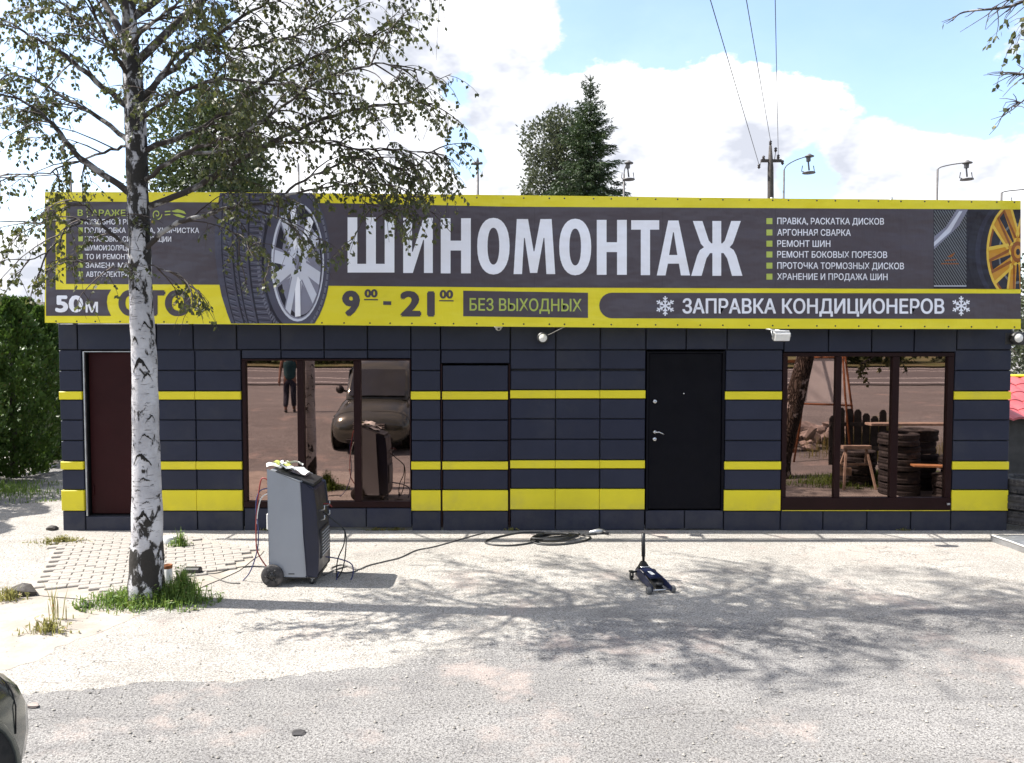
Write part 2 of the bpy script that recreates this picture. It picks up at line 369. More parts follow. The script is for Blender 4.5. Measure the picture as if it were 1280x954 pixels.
# ------------------------------------------------------------------ ground
def sst(a, b, x): t = min(1, max(0, (x - a) / (b - a))); return t * t * (3 - 2 * t)
def gz(x, y):
    if y > -5.7: z = 0
    elif y > -10.7: z = (-5.7 - y) * .13
    else: z = .65 + (-10.7 - y) * .016
    z += .10 * sst(-6.2, -9, x) * sst(-1, 3, y)
    return z
def sheet(xs, ys, dz, name, mat, f=None):
    b = MB(); b.mat(mat); vs_ = [(x, y, gz(x, y) + dz + (f(x, y) if f else 0)) for y in ys for x in xs]; nx = len(xs)
    b.add(vs_, [(j * nx + i, j * nx + i + 1, (j + 1) * nx + i + 1, (j + 1) * nx + i) for j in range(len(ys) - 1) for i in range(nx - 1)], True)
    return b.build(name, kind='structure')
def span(a, b, n): return [a + (b - a) * i / n for i in range(n + 1)]
xs = [-900, -300, -100, -40, -20] + span(-12, 12, 60) + [20, 40, 100, 300, 900]
ys = [-900, -300, -120, -60, -37.5, -30, -21, -15] + span(-12, 4, 48) + [8, 15, 30, 60, 150, 400, 1500]
sheet(xs, ys, 0, 'asphalt_yard', 'asphalt')
sheet([-200, -60, -20, -8, 8, 20, 60, 200], [-38, -34, -30, -26, -22], .05, 'road', 'road')
sheet([-200, -60, -20, -8, 8, 20, 60, 200], [-90, -60, -48, -43, -38.6], .14, 'grass_verge', 'turf')
for k, (y, wd) in enumerate(((-23.0, .24), (-26.3, .26), (-33.4, .3), (-36.8, .35))):
    sheet([-200, -60, -20, -8, 8, 20, 60, 200], [y - wd, y], .056, 'road_line', 'paint')
# pale gravelly apron in front of the shop, ragged front edge
front = [(-1500, 872), (-500, 868), (-40, 868), (20, 868), (70, 866), (130, 861), (200, 852), (290, 853), (350, 846), (430, 838), (500, 832), (580, 830), (650, 826), (720, 820), (800, 816), (880, 812), (960, 808), (1040, 803), (1120, 798), (1200, 792), (1300, 785), (1420, 778), (1700, 768)]
b = MB(); b.mat('apron'); b.smooth = True
fp = []
for i in range(len(front) - 1):
    for t in range(6):
        u = t / 6; px = front[i][0] * (1 - u) + front[i + 1][0] * u; py = front[i][1] * (1 - u) + front[i + 1][1] * u
        g = G(px, py + U(-2.2, 2.2)); fp.append((g.x, g.y))
nb = 16
vs_ = []
for x, y in fp:
    for k in range(nb + 1): yy = y + (14 - y) * (k / nb) ** 2.6; vs_.append((x - (yy - y) * .0, yy, gz(x, yy) + (.004 if k else .001)))
fs_ = [(i * (nb + 1) + k, (i + 1) * (nb + 1) + k, (i + 1) * (nb + 1) + k + 1, i * (nb + 1) + k + 1) for i in range(len(fp) - 1) for k in range(nb)]
b.add(vs_, fs_, True); o = b.build('gravel_apron', kind='structure')
at = o.data.attributes.new('edge', 'FLOAT', 'POINT')     # how worn down to asphalt the coat is: fully along its right front edge
ev = []
for x, y in fp:
    for k in range(nb + 1):
        yy = y + (14 - y) * (k / nb) ** 2.6; ev.append(max(0., 1 - (yy - y) / 1.25) * sst(-2.6, .6, x))
at.data.foreach_set('value', ev)
# sandy strip on the left and paved patch by the brown door
def poly_sheet(name, pxs, dz, mat, jit=0.03, sub=5):
    pts = []
    for i in range(len(pxs)):
        a_, c_ = G(*pxs[i]), G(*pxs[(i + 1) % len(pxs)])
        for t in range(sub): q = a_.lerp(c_, t / sub); pts.append((q.x + U(-jit, jit), q.y + U(-jit, jit)))
    b_ = MB(); b_.mat(mat); tri = geometry.tessellate_polygon([[Vector((x, y, 0)) for x, y in pts]])
    b_.add([(x, y, gz(x, y) + dz) for x, y in pts], [tuple(t) for t in tri], True); return b_.build(name, kind='structure')
poly_sheet('sandy_patch', [(-260, 735), (60, 742), (110, 758), (180, 770), (120, 792), (70, 812), (20, 836), (-260, 870)], .0055, 'sand', .05)
pv = poly_sheet('paving_bed', [(70, 673), (240, 672), (330, 690), (300, 715), (230, 745), (110, 752), (20, 742), (55, 712), (62, 690)], .012, 'sand', .02)
ang = R(24); ca, sa = math.cos(ang), math.sin(ang)
pm = []
for v_ in range(4):
    b = MB(); b.mat('paver'); b.box(-.097, .097, -.047, .047, -.03, .022, .007); me = b.build('paver', pv); pm.append(me.data); C.objects.unlink(me); bpy.data.objects.remove(me)
cnt = 0; poly = [G(*p) for p in [(74, 676), (235, 675), (318, 690), (290, 712), (150, 742), (50, 736), (66, 700)]]
def inside(x, y, pl):
    r_ = False
    for i in range(len(pl)):
        a_, c_ = pl[i], pl[i - 1]
        if (a_.y > y) != (c_.y > y) and x < (c_.x - a_.x) * (y - a_.y) / (c_.y - a_.y) + a_.x: r_ = not r_
    return r_
cand = []
for i in range(-40, 40):
    for j in range(-60, 60):
        u = (i + (j % 2) * .5) * .2; v = j * .1; x = -4.9 + u * ca - v * sa; y = -1.4 + u * sa + v * ca
        if inside(x, y, poly): cand.append((x, y))
cand.sort(key=lambda q: q[1]); bx = MB(); bx.mat('paver')
for x, y in cand:
    if cnt < 290:
        o = bpy.data.objects.new('paver', pm[cnt % 4]); C.objects.link(o); o.parent = pv; o.location = (x, y, .012 + U(-.004, .004)); o.rotation_euler = (U(-.02, .02), U(-.02, .02), ang + U(-.02, .02)); cnt += 1
    else:
        mtx = Matrix.Translation((x, y, .012 + U(-.004, .004))) @ Matrix.Rotation(ang + U(-.02, .02), 4, 'Z'); bx.box(-.097, .097, -.047, .047, -.03, .022, 0, mtx)
if bx.v: bx.build('paver_field', pv, kind='stuff')
# loose gravel
b = MB(); b.mat('gravel')
ico = [(0, 0, 1), (.9, 0, .2), (.3, .85, .2), (-.75, .5, .2), (-.7, -.55, .1), (.25, -.85, .2)]
icf = [(0, 1, 2), (0, 2, 3), (0, 3, 4), (0, 4, 5), (0, 5, 1)]
for k in range(9000):
    x, y = U(-7, 7.5), -6.2 + 6.1 * rnd() ** .9
    r_ = .004 + .011 * rnd() ** 4; t = U(0, 6.3); c_, s_ = math.cos(t), math.sin(t); z0 = gz(x, y) + .004
    b.add([(x + (p[0] * c_ - p[1] * s_) * r_, y + (p[0] * s_ + p[1] * c_) * r_, z0 + p[2] * r_ * .7) for p in ico], icf, False)
b.build('loose_gravel', kind='stuff')
# ------------------------------------------------------------------ the shop building
X = lambda px: P(px, 520, 0).x
Z = lambda py: P(640, py, 0).z
WL, WR, WB = X(75), X(1263), Z(665)
shop = empty('tyre_shop_building', ((WL + WR) / 2, 0, 0), 'long low tyre shop clad in dark navy panels with yellow bands under the big banner', 'building')
ox = shop.location.x
def part(b_, name, parent=shop, **k):
    o = b_.build(name, parent, **k); o.location = (-ox, 0, 0) if parent is shop else (0, 0, 0); return o
b = MB(); b.mat('gap')
segs = [(75, 103), (197, 303), (514, 807.5), (906, 977), (1192, 1263)]
b.box(WL + .01, WR - .01, .06, .16, .06, Z(437))
b2 = MB(); b2.mat('gap'); b2.box(WL + .02, WR - .02, .30, 5.2, .03, 2.78); part(b2, 'wall')
b = MB(); b.mat('gap')
for x0, x1, z0, z1 in [(75, 104, 665, 404), (197, 303, 665, 404), (514, 551.5, 665, 404), (637, 808, 665, 404), (906, 978, 665, 404), (1191, 1263, 665, 404), (104, 197, 665, 645), (104, 197, 440, 404), (303, 514, 665, 634), (303, 514, 449, 404), (551.5, 637, 455, 404), (808, 906, 665, 638), (808, 906, 439, 404), (978, 1191, 665, 637), (978, 1191, 441, 404)]:
    b.box(X(x0) + .012, X(x1) - .012, .035, .30, max(.05, Z(z0) + .03), Z(z1) - .01)
part(b, 'wall_backing')
b = MB(); b.mat('concrete'); b.box(WL + .05, WR - .05, .06, 5.1, -.2, .055); part(b, 'footing')
b = MB(); b.mat('galv'); b.box(WL, WR, .05, 5.3, 2.78, 2.84); b.box(X(958), WR - .05, .3, 4.6, 2.84, 4.12); b.box(WL + .1, X(440), .3, 4.5, 2.84, 4.05); part(b, 'roof')  # two raised blocks, unseen behind the banner, added to shade the ground strip
gp = .5
rows_hi = [(404, 437.5)]; rows = [(437.5, 463.3, 0), (463.3, 489.2, 0), (489.2, 499.8, 1), (499.8, 525.3, 0), (525.3, 551, 0), (551, 576.8, 0), (576.8, 587.2, 1), (587.2, 612.6, 0), (612.6, 638.6, 1), (638.6, 665, 0)]
cnt_p = 0
def panel(x0, x1, y0, y1, yel, dz=0, parent=shop):
    global cnt_p
    b_ = MB(); b_.mat('yellow' if yel else ('panel' if rnd() < .6 else 'panel2'))
    j = U(-.004, .004); e = U(.009, .013)
    if yel: b_.cassette(X(x0) - .002, X(x1) - .006, Z(y1) + .004, Z(y0) - .004, -.014 + j, .04, .005)
    else: b_.cassette(X(x0) + e * .6, X(x1) - e * .6, Z(y1) + e * .6 + dz, Z(y0) - e * .6, j, .05, .007)
    o = b_.build('yellow_panel' if yel else 'navy_panel', parent); o.location = (-ox, 0, 0); cnt_p += 1; return o
dy = lambda xc: 1.3 * math.exp(-((xc - 100) / 260) ** 2) + .6 * math.exp(-((xc - 1263) / 300) ** 2) - 1.0 * math.exp(-((xc - 740) / 120) ** 2)
for col, sh in (((75, 103.5), 0), ((197, 244.5), 0), ((244.5, 302), 0), ((514, 551), 0), ((638, 694.5), -1.5), ((694.5, 750), -1.5), ((750, 807), -1.5), ((906, 977.5), 0), ((1192, 1263), 0)):
    for y0, y1, yel in rows:
        low_ = 665 + (2 if col[0] < 400 else 0) + (sh if sh else 0)
        panel(col[0], col[1], y0 + sh * (y0 > 480), (y1 + sh if y1 < 660 else low_), yel)
for a, c_ in zip((75, 99, 197, 243, 297, 352, 406, 460, 514, 551, 638, 694.5, 750, 807, 857, 908, 979, 1034, 1088, 1141, 1194), (99, 197, 243, 297, 352, 406, 460, 514, 551, 638, 694.5, 750, 807, 857, 908, 979, 1034, 1088, 1141, 1194, 1263)):
    over = (979 <= a < 1190); panel(a, c_, 404, 440.5 if over else 437.5, 0)
for a, c_ in ((303, 352), (352, 406), (406, 460), (460, 514)): panel(a, c_, 437.5, 448.6, 0)
panel(551.5, 637.5, 437.5, 454.5, 0)
panel(103.5, 197, 645.5, 667, 0)
for a, c_, lo_ in ((303, 357, 664), (357, 408, 662), (408, 457, 660), (457, 514, 660)): panel(a, c_, 635, lo_, 0)
for a, c_ in ((807.5, 857), (857, 906)): panel(a, c_, 638, 662, 0)
for a, c_ in ((977.5, 1031), (1031, 1086.5), (1086.5, 1141.5), (1141.5, 1192)): panel(a, c_, 638.5, 665, 0)
# hidden service door clad like the wall
d = empty('door', (0, 0, 0), '', ''); del d['label'], d['category']; d.parent = shop; d.location = (0, 0, 0); d.name = 'clad_door'
def dpan(y0, y1, yel):
    o = panel(553, 635.5, y0, y1, yel, 0, d)
for y0, y1, yel in [(456.5, 489.2, 0)] + rows[2:-1] + [(638.6, 664.5, 0)]: dpan(y0, y1, yel)
b = MB(); b.mat('gap'); b.box(X(553) + .01, X(635.5) - .01, .045, .09, .07, Z(457)); o = b.build('door_leaf', d); o.location = (-ox, 0, 0)
b = MB(); b.mat('frame'); b.box(X(635.8), X(637.6), -.004, .06, .05, Z(455)); b.box(X(551.2), X(552.6), -.001, .06, .05, Z(455)); o = b.build('door_frame', d); o.location = (-ox, 0, 0)
# brown door
b = MB(); b.mat('brown'); b.box(X(107), X(195), .10, .14, Z(645) + .01, Z(440.5), .004)
bd = part(b, 'brown_door')
b = MB(); b.mat('galv'); b.box(X(104.4), X(106), .012, .04, Z(645.4), Z(439.4)); b.box(X(106), X(196.6), .014, .12, Z(440.2), Z(439.2)); b.mat('brown'); b.box(X(195), X(196.8), .016, .12, Z(645), Z(440.4)); o = b.build('door_frame', bd)
b = MB(); b.mat('brown'); b.tube([(X(110), .09, Z(620)), (X(110), .09, Z(608))], .012, 8); b.build('hinge', bd)
# black steel door
b = MB(); b.mat('blackdoor'); b.box(X(811), X(902), .012, .06, Z(636.5), Z(442), .004)
kd = part(b, 'black_door')
b = MB(); b.mat('blackdoor'); b.box(X(808), X(810.6), -.008, .1, Z(638), Z(439.5)); b.box(X(902.4), X(905.4), -.008, .1, Z(638), Z(439.5)); b.box(X(810.6), X(902.4), -.007, .1, Z(441.6), Z(439.5)); b.build('door_frame', kd)
for px, py in ((818.5, 502), (818.5, 549)):
    b = MB(); b.mat('steel'); b.lathe([(0, -.022), (.018, -.02), (.026, -.012), (.029, 0), (.029, .012)], (X(px), .002, Z(py)), (0, 1, 0), 20); b.mat('blackp'); b.lathe([(0, -.026), (.007, -.026), (.007, -.018)], (X(px), .002, Z(py)), (0, 1, 0), 10); b.build('keyhole_escutcheon', kd)
b = MB(); b.mat('steel'); b.lathe([(0, -.03), (.016, -.03), (.024, -.01), (.026, .012)], (X(818.5), .002, Z(540)), (0, 1, 0), 20); b.tube([(X(818.5), -.03, Z(540)), (X(819), -.06, Z(540)), (X(823), -.065, Z(539.6)), (X(829), -.063, Z(542.5))], [.009, .009, .008, .007], 10); b.build('handle', kd)
b = MB(); b.mat('steel'); b.lathe([(0, -.012), (.009, -.01), (.012, .012)], (X(854.5), .002, Z(492)), (0, 1, 0), 14); b.build('peephole', kd)
# windows
def window(x0, x1, y0, y1, panes, py0, py1):
    fr = MB(); fr.mat('frame')
    Yg = .045
    xs_ = [x0] + sum([[a_, c_] for a_, c_ in panes], []) + [x1]
    fr.box(X(x0), X(x1), -.004, .12, Z(y1), Z(py1), .004); fr.box(X(x0), X(x1), -.004, .12, Z(py0), Z(y0), .004)
    for i in range(0, len(xs_), 2): fr.box(X(xs_[i]) + .001, X(xs_[i + 1]) - .001, .002, .1, Z(py1) + .001, Z(py0) - .001, .004)
    f_ = part(fr, 'window')
    for a_, c_ in panes:
        g_ = MB(); g_.mat('mirror'); g_.box(X(a_) - .01, X(c_) + .01, Yg, Yg + .012, Z(py1) - .01, Z(py0) + .01); g_.build('pane', f_)
    return f_
w1 = window(303, 513.5, 448.8, 634.5, [(307.5, 371.5), (380, 442), (451, 512)], 451, 627); w1['label'] = 'wide three-pane mirrored window behind the grey machine'
w2 = window(978, 1191.5, 441, 638, [(984, 1044.5), (1051.5, 1115), (1123.5, 1184)], 445.8, 622.3); w2['label'] = 'wide three-pane mirrored window at the right with thick lower frame'
b = MB(); b.mat('yellow'); b.box(X(979), X(1190), -.012, -.005, Z(638.6), Z(637.8)); b.build('sill_strip', w2)
b = MB(); b.mat('steel'); b.box(X(1185.5), X(1189.5), -.02, -.004, Z(631), Z(628.5)); b.build('latch', w2)

# ------------------------------------------------------------------ banner
YB = -.30
def clip(poly_, rect):
    x0, x1, y0, y1 = rect
    def cl(pl, ins, inter):
        o_ = []
        for i in range(len(pl)):
            a_, c_ = pl[i - 1], pl[i]
            if ins(c_):
                if not ins(a_): o_.append(inter(a_, c_))
                o_.append(c_)
            elif ins(a_): o_.append(inter(a_, c_))
        return o_
    def ix(v): return lambda a_, c_: (v, a_[1] + (c_[1] - a_[1]) * (v - a_[0]) / (c_[0] - a_[0]))
    def iy(v): return lambda a_, c_: (a_[0] + (c_[0] - a_[0]) * (v - a_[1]) / (c_[1] - a_[1]), v)
    for ins, it in ((lambda p: p[0] >= x0, ix(x0)), (lambda p: p[0] <= x1, ix(x1)), (lambda p: p[1] >= y0, iy(y0)), (lambda p: p[1] <= y1, iy(y1))):
        if len(poly_) < 3: return []
        poly_ = cl(poly_, ins, it)
    return poly_
def bp(px, py, lay): return P(px, py, YB - .0016 * lay)
def pr(b_, pts, mat, lay, rect=None):
    if rect: pts = clip(pts, rect)
    if len(pts) < 3: return
    b_.mat(mat); tri = geometry.tessellate_polygon([[Vector((x, y, 0)) for x, y in pts]])
    out_ = []
    for t in tri:   # face the street
        a_, c_, d_ = [Vector((*pts[i], 0)) for i in t]
        out_.append(tuple(t) if (c_ - a_).cross(d_ - a_).z < 0 else tuple(reversed(t)))
    b_.add([bp(x, y, lay) for x, y in pts], out_, False)
def ell(cx, cy, a_, c_, n=40, t0=0, t1=2 * math.pi): return [(cx + a_ * math.cos(t0 + (t1 - t0) * i / n), cy + c_ * math.sin(t0 + (t1 - t0) * i / n)) for i in range(n + (0 if abs(t1 - t0 - 2 * math.pi) < 1e-6 else 1))]
ban = empty('shop_banner', (0, YB, 2.7), 'long yellow and plum-grey tyre fitting banner stretched above the navy wall', 'banner')
def bpart(b_, name, **k):
    o = b_.build(name, ban, **k); o.location = (0, -YB, -2.7); return o
corn = [(56, 240), (300, 240.5), (640, 244), (960, 248), (1276, 251), (1276, 411.5), (960, 411), (640, 408.5), (300, 405.5), (56, 403.5)]
b = MB(); b.mat('v_yel')
def bs(u, v, d_):
    q = P(u, v, YB); return (q.x, YB + d_, q.z)
pl = corn
b.prism(pl, bs, .012); bpart(b, 'vinyl_sheet')
b = MB(); b.mat('galv')
for i in range(9):
    px = 70 + i * 149; q0 = P(px, 408, YB); q1 = P(px, 246, YB); x = q0.x
    b.tube([(x, YB + .05, q0.z + .03), (x, YB + .05, q1.z)], .02, 6)
    b.tube([(x, YB + .05, q1.z - .04), (x, .9, 2.86)], .016, 6); b.tube([(x, YB + .05, q0.z + .1), (x, .10, 2.80)], .016, 6)
b.tube([P(62, 246, YB + .05), P(1272, 257, YB + .05)], .02, 6); b.tube([P(62, 398, YB + .05), P(1272, 406, YB + .05)], .02, 6); bpart(b, 'support_frame')
b = MB(); b.mat('blackp')
for i in range(44):
    px = 66 + i * 28 + U(-5, 5); yt = 241.5 + (px - 56) / 1220 * 10.5; yb_ = 401.5 + (px - 56) / 1220 * 7.5
    for py in (yt + 1, yb_): b.lathe([(0, -.006), (.008, -.005), (.012, .002)], P(px, py, YB), (0, 1, 0), 8)
bpart(b, 'eyelets', kind='stuff')
sl_ = lambda x: (x - 640) / 1220      # the print runs slightly downhill to the right
b = MB()
pr(b, [(413, 254), (640, 258.5), (1276, 262), (1276, 361.5), (640, 359.5), (270, 356), (82.5, 355), (82.5, 252)], 'v_dark', 1)
pr(b, [(57.5, 262), (69.5, 262), (69.5, 362), (139, 362)] + [(139 - 5.5 * math.sin(t / 8 * math.pi), 362 + 33 * t / 8) for t in range(1, 8)][:0] + [(134.5, 370), (133.5, 378), (135, 387), (139, 395), (57.5, 395)], 'v_dark', 1)
pr(b, [(585 - 6, 363.5), (735, 366), (735, 397.5), (579, 395.5)], 'v_dark', 1)
cap = [(765 - 16 * math.sin(t / 12 * math.pi), 382 - 16 * math.cos(t / 12 * math.pi)) for t in range(13)]
pr(b, cap + [(1276, 398.8), (1276, 367)], 'v_dark', 1)
bpart(b, 'plum_grey_field')
b = MB()
for px in (560, 668, 828, 969, 1126): t0 = 258.5 + (px - 640) * .0055; pr(b, [(px, t0 + 1), (px + .6, t0 + 1), (px + .3, 358), (px - .3, 358)], 'v_seam', 1.5)
bpart(b, 'sheet_seams', kind='stuff')
# lettering
def text_mesh(body, bold=0.):
    cu = bpy.data.curves.new('lettering', 'FONT'); cu.body = body; cu.offset = bold; cu.resolution_u = 3
    o = bpy.data.objects.new('lettering', cu); C.objects.link(o); bpy.context.view_layer.update()
    me = bpy.data.meshes.new_from_object(o.evaluated_get(bpy.context.evaluated_depsgraph_get()))
    vs_ = [v.co.copy() for v in me.vertices]; fs_ = [tuple(p.vertices) for p in me.polygons]
    bpy.data.objects.remove(o); bpy.data.curves.remove(cu); bpy.data.meshes.remove(me); return vs_, fs_
cv, _ = text_mesh('Н'); CAPH = max(v.y for v in cv)
def text(body, x0, x1, ytop, ybase, mat, bold=.0, tilt=.004, lay=3, name='lettering'):
    wb = bold * (ybase - ytop) / CAPH; bold = 0.; x0 += wb; x1 -= wb; ytop += wb * .8; ybase -= wb * .8
    vs_, fs_ = text_mesh(body, 0.); a_, c_ = min(v.x for v in vs_), max(v.x for v in vs_)
    H = CAPH + bold * 2; b_ = MB(); b_.mat(mat)
    pts = []
    for v in vs_:
        px = x0 + (v.x - a_) / (c_ - a_) * (x1 - x0); py = ybase - (v.y + bold) / H * (ybase - ytop) + (px - x0) * tilt
        pts.append(bp(px, py, lay))
    out_ = []
    for f_ in fs_:
        a3 = (vs_[f_[1]] - vs_[f_[0]]).cross(vs_[f_[2]] - vs_[f_[0]]); out_.append(f_ if a3.z > 0 else tuple(reversed(f_)))
    n_ = 1 if wb <= 0 else 7
    for q in range(n_):
        sx = 0 if n_ == 1 else wb * math.cos(q * 2 * math.pi / 6) * (q < 6); sz = 0 if n_ == 1 else wb * .8 * math.sin(q * 2 * math.pi / 6) * (q < 6); k = (YB - CAM_Y) / F
        b_.add([(p.x + sx * k, p.y - q * .00012, p.z - sz * k) for p in pts], out_, False)
    return bpart(b_, name)
# the big word, drawn glyph by glyph
b = MB()
def glyph(polys, x0, x1, wd, top, bot):
    for pl in polys:
        pr(b, [(x0 + u / wd * (x1 - x0), bot - v / 70 * (bot - top) + (x0 + u - 434) * .0) for u, v in pl], 'v_white', 3)
def tb(x): return 271.5 + (x - 434) * .0105, 340.5 + (x - 434) * .0095
def gl(polys, x0, x1, wd):
    t_, b_ = tb((x0 + x1) / 2); glyph(polys, x0, x1, wd, t_, b_)
rect_ = lambda a_, c_, d_, e_: [(a_, d_), (c_, d_), (c_, e_), (a_, e_)]
gl([[(0, 0), (58, 0), (58, 70), (46, 70), (46, 11), (35, 11), (35, 70), (23, 70), (23, 11), (12, 11), (12, 70), (0, 70)]], 434.5, 493, 58)
I_ = [[(0, 0), (11, 0), (25.5, 44), (26, 44), (26, 0), (37, 0), (37, 70), (26, 70), (12, 26), (11, 26), (11, 70), (0, 70)]]
gl([[(0, 0), (12, 0), (25, 42), (26, 42), (26, 0), (37, 0), (37, 70), (25.5, 70), (12, 27), (11, 27), (11, 70), (0, 70)]], 504, 541, 37)
H_ = [[(0, 0), (12, 0), (12, 29), (25, 29), (25, 0), (37, 0), (37, 70), (25, 70), (25, 41.5), (12, 41.5), (12, 70), (0, 70)]]
gl(H_, 551, 588.5, 37)
def O_(x0, x1):
    n = 28; o_ = []
    for i in range(n):
        t0, t1 = 2 * math.pi * i / n, 2 * math.pi * (i + 1) / n
        f_ = lambda t, a_, c_: (20 + a_ * math.copysign(abs(math.cos(t)) ** .9, math.cos(t)), 35 + c_ * math.copysign(abs(math.sin(t)) ** .9, math.sin(t)))
        o_.append([f_(t0, 20, 36), f_(t1, 20, 36), f_(t1, 7.3, 23.5), f_(t0, 7.3, 23.5)])
    gl(o_, x0, x1, 40)
O_(596.5, 637); O_(699, 739)
gl([[(0, 0), (10.5, 0), (13, 46), (14, 46), (20.5, 1.5), (29.5, 1.5), (37.5, 46), (38.5, 46), (41, 0), (52, 0), (47.5, 70), (33.5, 70), (26, 29), (25, 29), (18, 70), (4, 70)]], 642, 694, 52)
gl(H_, 746, 783.5, 37)
gl([[(12, 0), (23.5, 0), (23.5, 58), (35, 58), (35, 70), (0, 70), (0, 58), (12, 58)]], 789, 824, 35)
gl([[(0, 0), (11, 0), (14, 15), (15.5, 26), (20.5, 55), (21.5, 55), (26, 26), (15.5, 26), (14, 15), (28, 15), (30.5, 0), (42, 0), (27.5, 70), (14.5, 70)]], 821, 862.5, 42)
gl([[(26.5, 0), (37.5, 0), (37.5, 29), (40.5, 29), (45, 22), (51, 0), (64, 0), (56.5, 26), (53, 33), (48, 36.5), (52, 41), (62, 70), (50, 70), (42, 45), (39, 41.5), (37.5, 41.5), (37.5, 70), (26.5, 70), (26.5, 41.5), (25, 41.5), (22, 45), (14, 70), (2, 70), (12, 41), (16, 36.5), (11, 33), (7.5, 26), (0, 0), (13, 0), (19, 22), (23.5, 29), (26.5, 29)]], 864, 928, 64)
bpart(b, 'title_lettering', label='big white heading in the middle of the banner')
items = [('ПРАВКА, РАСКАТКА ДИСКОВ', 971.5, 1105, 272.8), ('АРГОННАЯ СВАРКА', 971.5, 1063.5, 287), ('РЕМОНТ ШИН', 971.5, 1038, 301), ('РЕМОНТ БОКОВЫХ ПОРЕЗОВ', 971.5, 1109, 314.5), ('ПРОТОЧКА ТОРМОЗНЫХ ДИСКОВ', 971.5, 1130, 328.5), ('ХРАНЕНИЕ И ПРОДАЖА ШИН', 971.5, 1109.5, 342.2)]
for t_, x0, x1, yt in items:
    text(t_, x0, x1, yt - .6, yt + 7.6, 'v_white', .012)
    b = MB(); pr(b, [(958, yt), (965.5, yt), (965.5, yt + 7.4), (958, yt + 7.4)], 'v_green', 3); bpart(b, 'bullet_square')
left = [('КУЗОВНОЙ РЕМОНТ', 106, 188, 274), ('ПОЛИРОВКА КУЗОВА, ХИМЧИСТКА', 106, 249, 284.5), ('УСТАНОВКА СИГНАЛИЗАЦИИ', 106, 214, 295.5), ('ШУМОИЗОЛЯЦИЯ', 106, 168, 306.5), ('ТО И РЕМОНТ АВТО', 107, 185, 317.5), ('ЗАМЕНА МАСЛА', 107, 180, 328.3), ('АВТОЭЛЕКТРИК', 107.5, 166, 339.5)]
for t_, x0, x1, yt in left:
    text(t_, x0, x1, yt, yt + 6.6, 'v_white', .012, .002)
    b = MB(); pr(b, [(98, yt), (103.5, yt), (103.5, yt + 6.2), (98, yt + 6.2)], 'v_green', 3); bpart(b, 'bullet_square')
text('В ГАРАЖЕ', 97, 157, 262, 270, 'v_green', .02, .002)
b = MB()   # small lime swirl emblem after the heading
for k in range(22):
    t0, t1 = k * .42, (k + 1) * .42; r0, r1 = 8.2 - k * .3, 8.2 - (k + 1) * .3
    pr(b, [(196 + r0 * .85 * math.cos(t0), 268 + r0 * math.sin(t0)), (196 + r1 * .85 * math.cos(t1), 268 + r1 * math.sin(t1)), (196 + (r1 - 1.3) * .85 * math.cos(t1), 268 + (r1 - 1.3) * math.sin(t1)), (196 + (r0 - 1.3) * .85 * math.cos(t0), 268 + (r0 - 1.3) * math.sin(t0))], 'v_green', 3)
pr(b, [(206, 264), (213, 263.4), (213, 264.8), (206, 265.4)], 'v_green', 3); pr(b, [(206, 268), (213, 267.4), (213, 268.8), (206, 269.4)], 'v_green', 3)
pr(b, [(214, 264), (222, 261.5), (230, 264), (233, 268), (226, 266), (219, 265.5)], 'v_green', 3); pr(b, [(216, 268), (223, 267.5), (232, 271), (228, 272.5), (221, 270.5)], 'v_green', 3)
bpart(b, 'swirl_emblem')
text('50', 69, 104, 368, 390.5, 'v_white', .045, .004); text('м', 107, 122.5, 372.8, 390.8, 'v_white', .012, .004)
text('СТО', 148, 238.5, 362.5, 395, 'v_dark', .055, .003, 2)
text('9', 427.5, 450, 361.5, 395.5, 'v_dark', .05, .003, 2); text('21', 500, 543.5, 362, 396, 'v_dark', .05, .003, 2)
text('00', 455.5, 472, 361, 372, 'v_dark', .055, .003, 2); text('00', 549.5, 566.5, 362, 373.4, 'v_dark', .055, .003, 2)
b = MB(); pr(b, [(455, 373.8), (472.5, 374), (472.5, 375.6), (455, 375.4)], 'v_dark', 2); pr(b, [(549, 375.2), (567, 375.4), (567, 377), (549, 376.8)], 'v_dark', 2); pr(b, [(479, 376.5), (489, 376.8), (489, 381.4), (479, 381.2)], 'v_dark', 2); bpart(b, 'hours_strokes')
text('БЕЗ ВЫХОДНЫХ', 587, 727, 372.6, 388.4, 'v_green', .012, .008)
text('ЗАПРАВКА КОНДИЦИОНЕРОВ', 853, 1180.5, 373, 392, 'v_white', .022, .001)
for cx in (831.5, 1201.5):
    b = MB()
    def ln(x0, y0, x1, y1, wd):
        dx, dy_ = x1 - x0, y1 - y0; l = math.hypot(dx, dy_); nx, ny = -dy_ / l * wd / 2, dx / l * wd / 2
        pr(b, [(x0 + nx, y0 + ny), (x1 + nx, y1 + ny), (x1 - nx, y1 - ny), (x0 - nx, y0 - ny)], 'v_white', 3 + k * .3 + q_ * .05)
    for k in range(6):
        a_ = math.pi / 6 + k * math.pi / 3; c_, s_ = math.cos(a_), math.sin(a_); q_ = 0; ln(cx, 382.5, cx + c_ * 12.3, 382.5 + s_ * 12.3, 1.7)
        for rr, ll in ((4.2, 3.4), (7.8, 3.6)):
            for sg in (-1, 1):
                q_ += 1; a2 = a_ + sg * .85; ln(cx + c_ * rr, 382.5 + s_ * rr, cx + c_ * rr + math.cos(a2) * ll, 382.5 + s_ * rr + math.sin(a2) * ll, 1.4)
    bpart(b, 'snowflake_emblem')
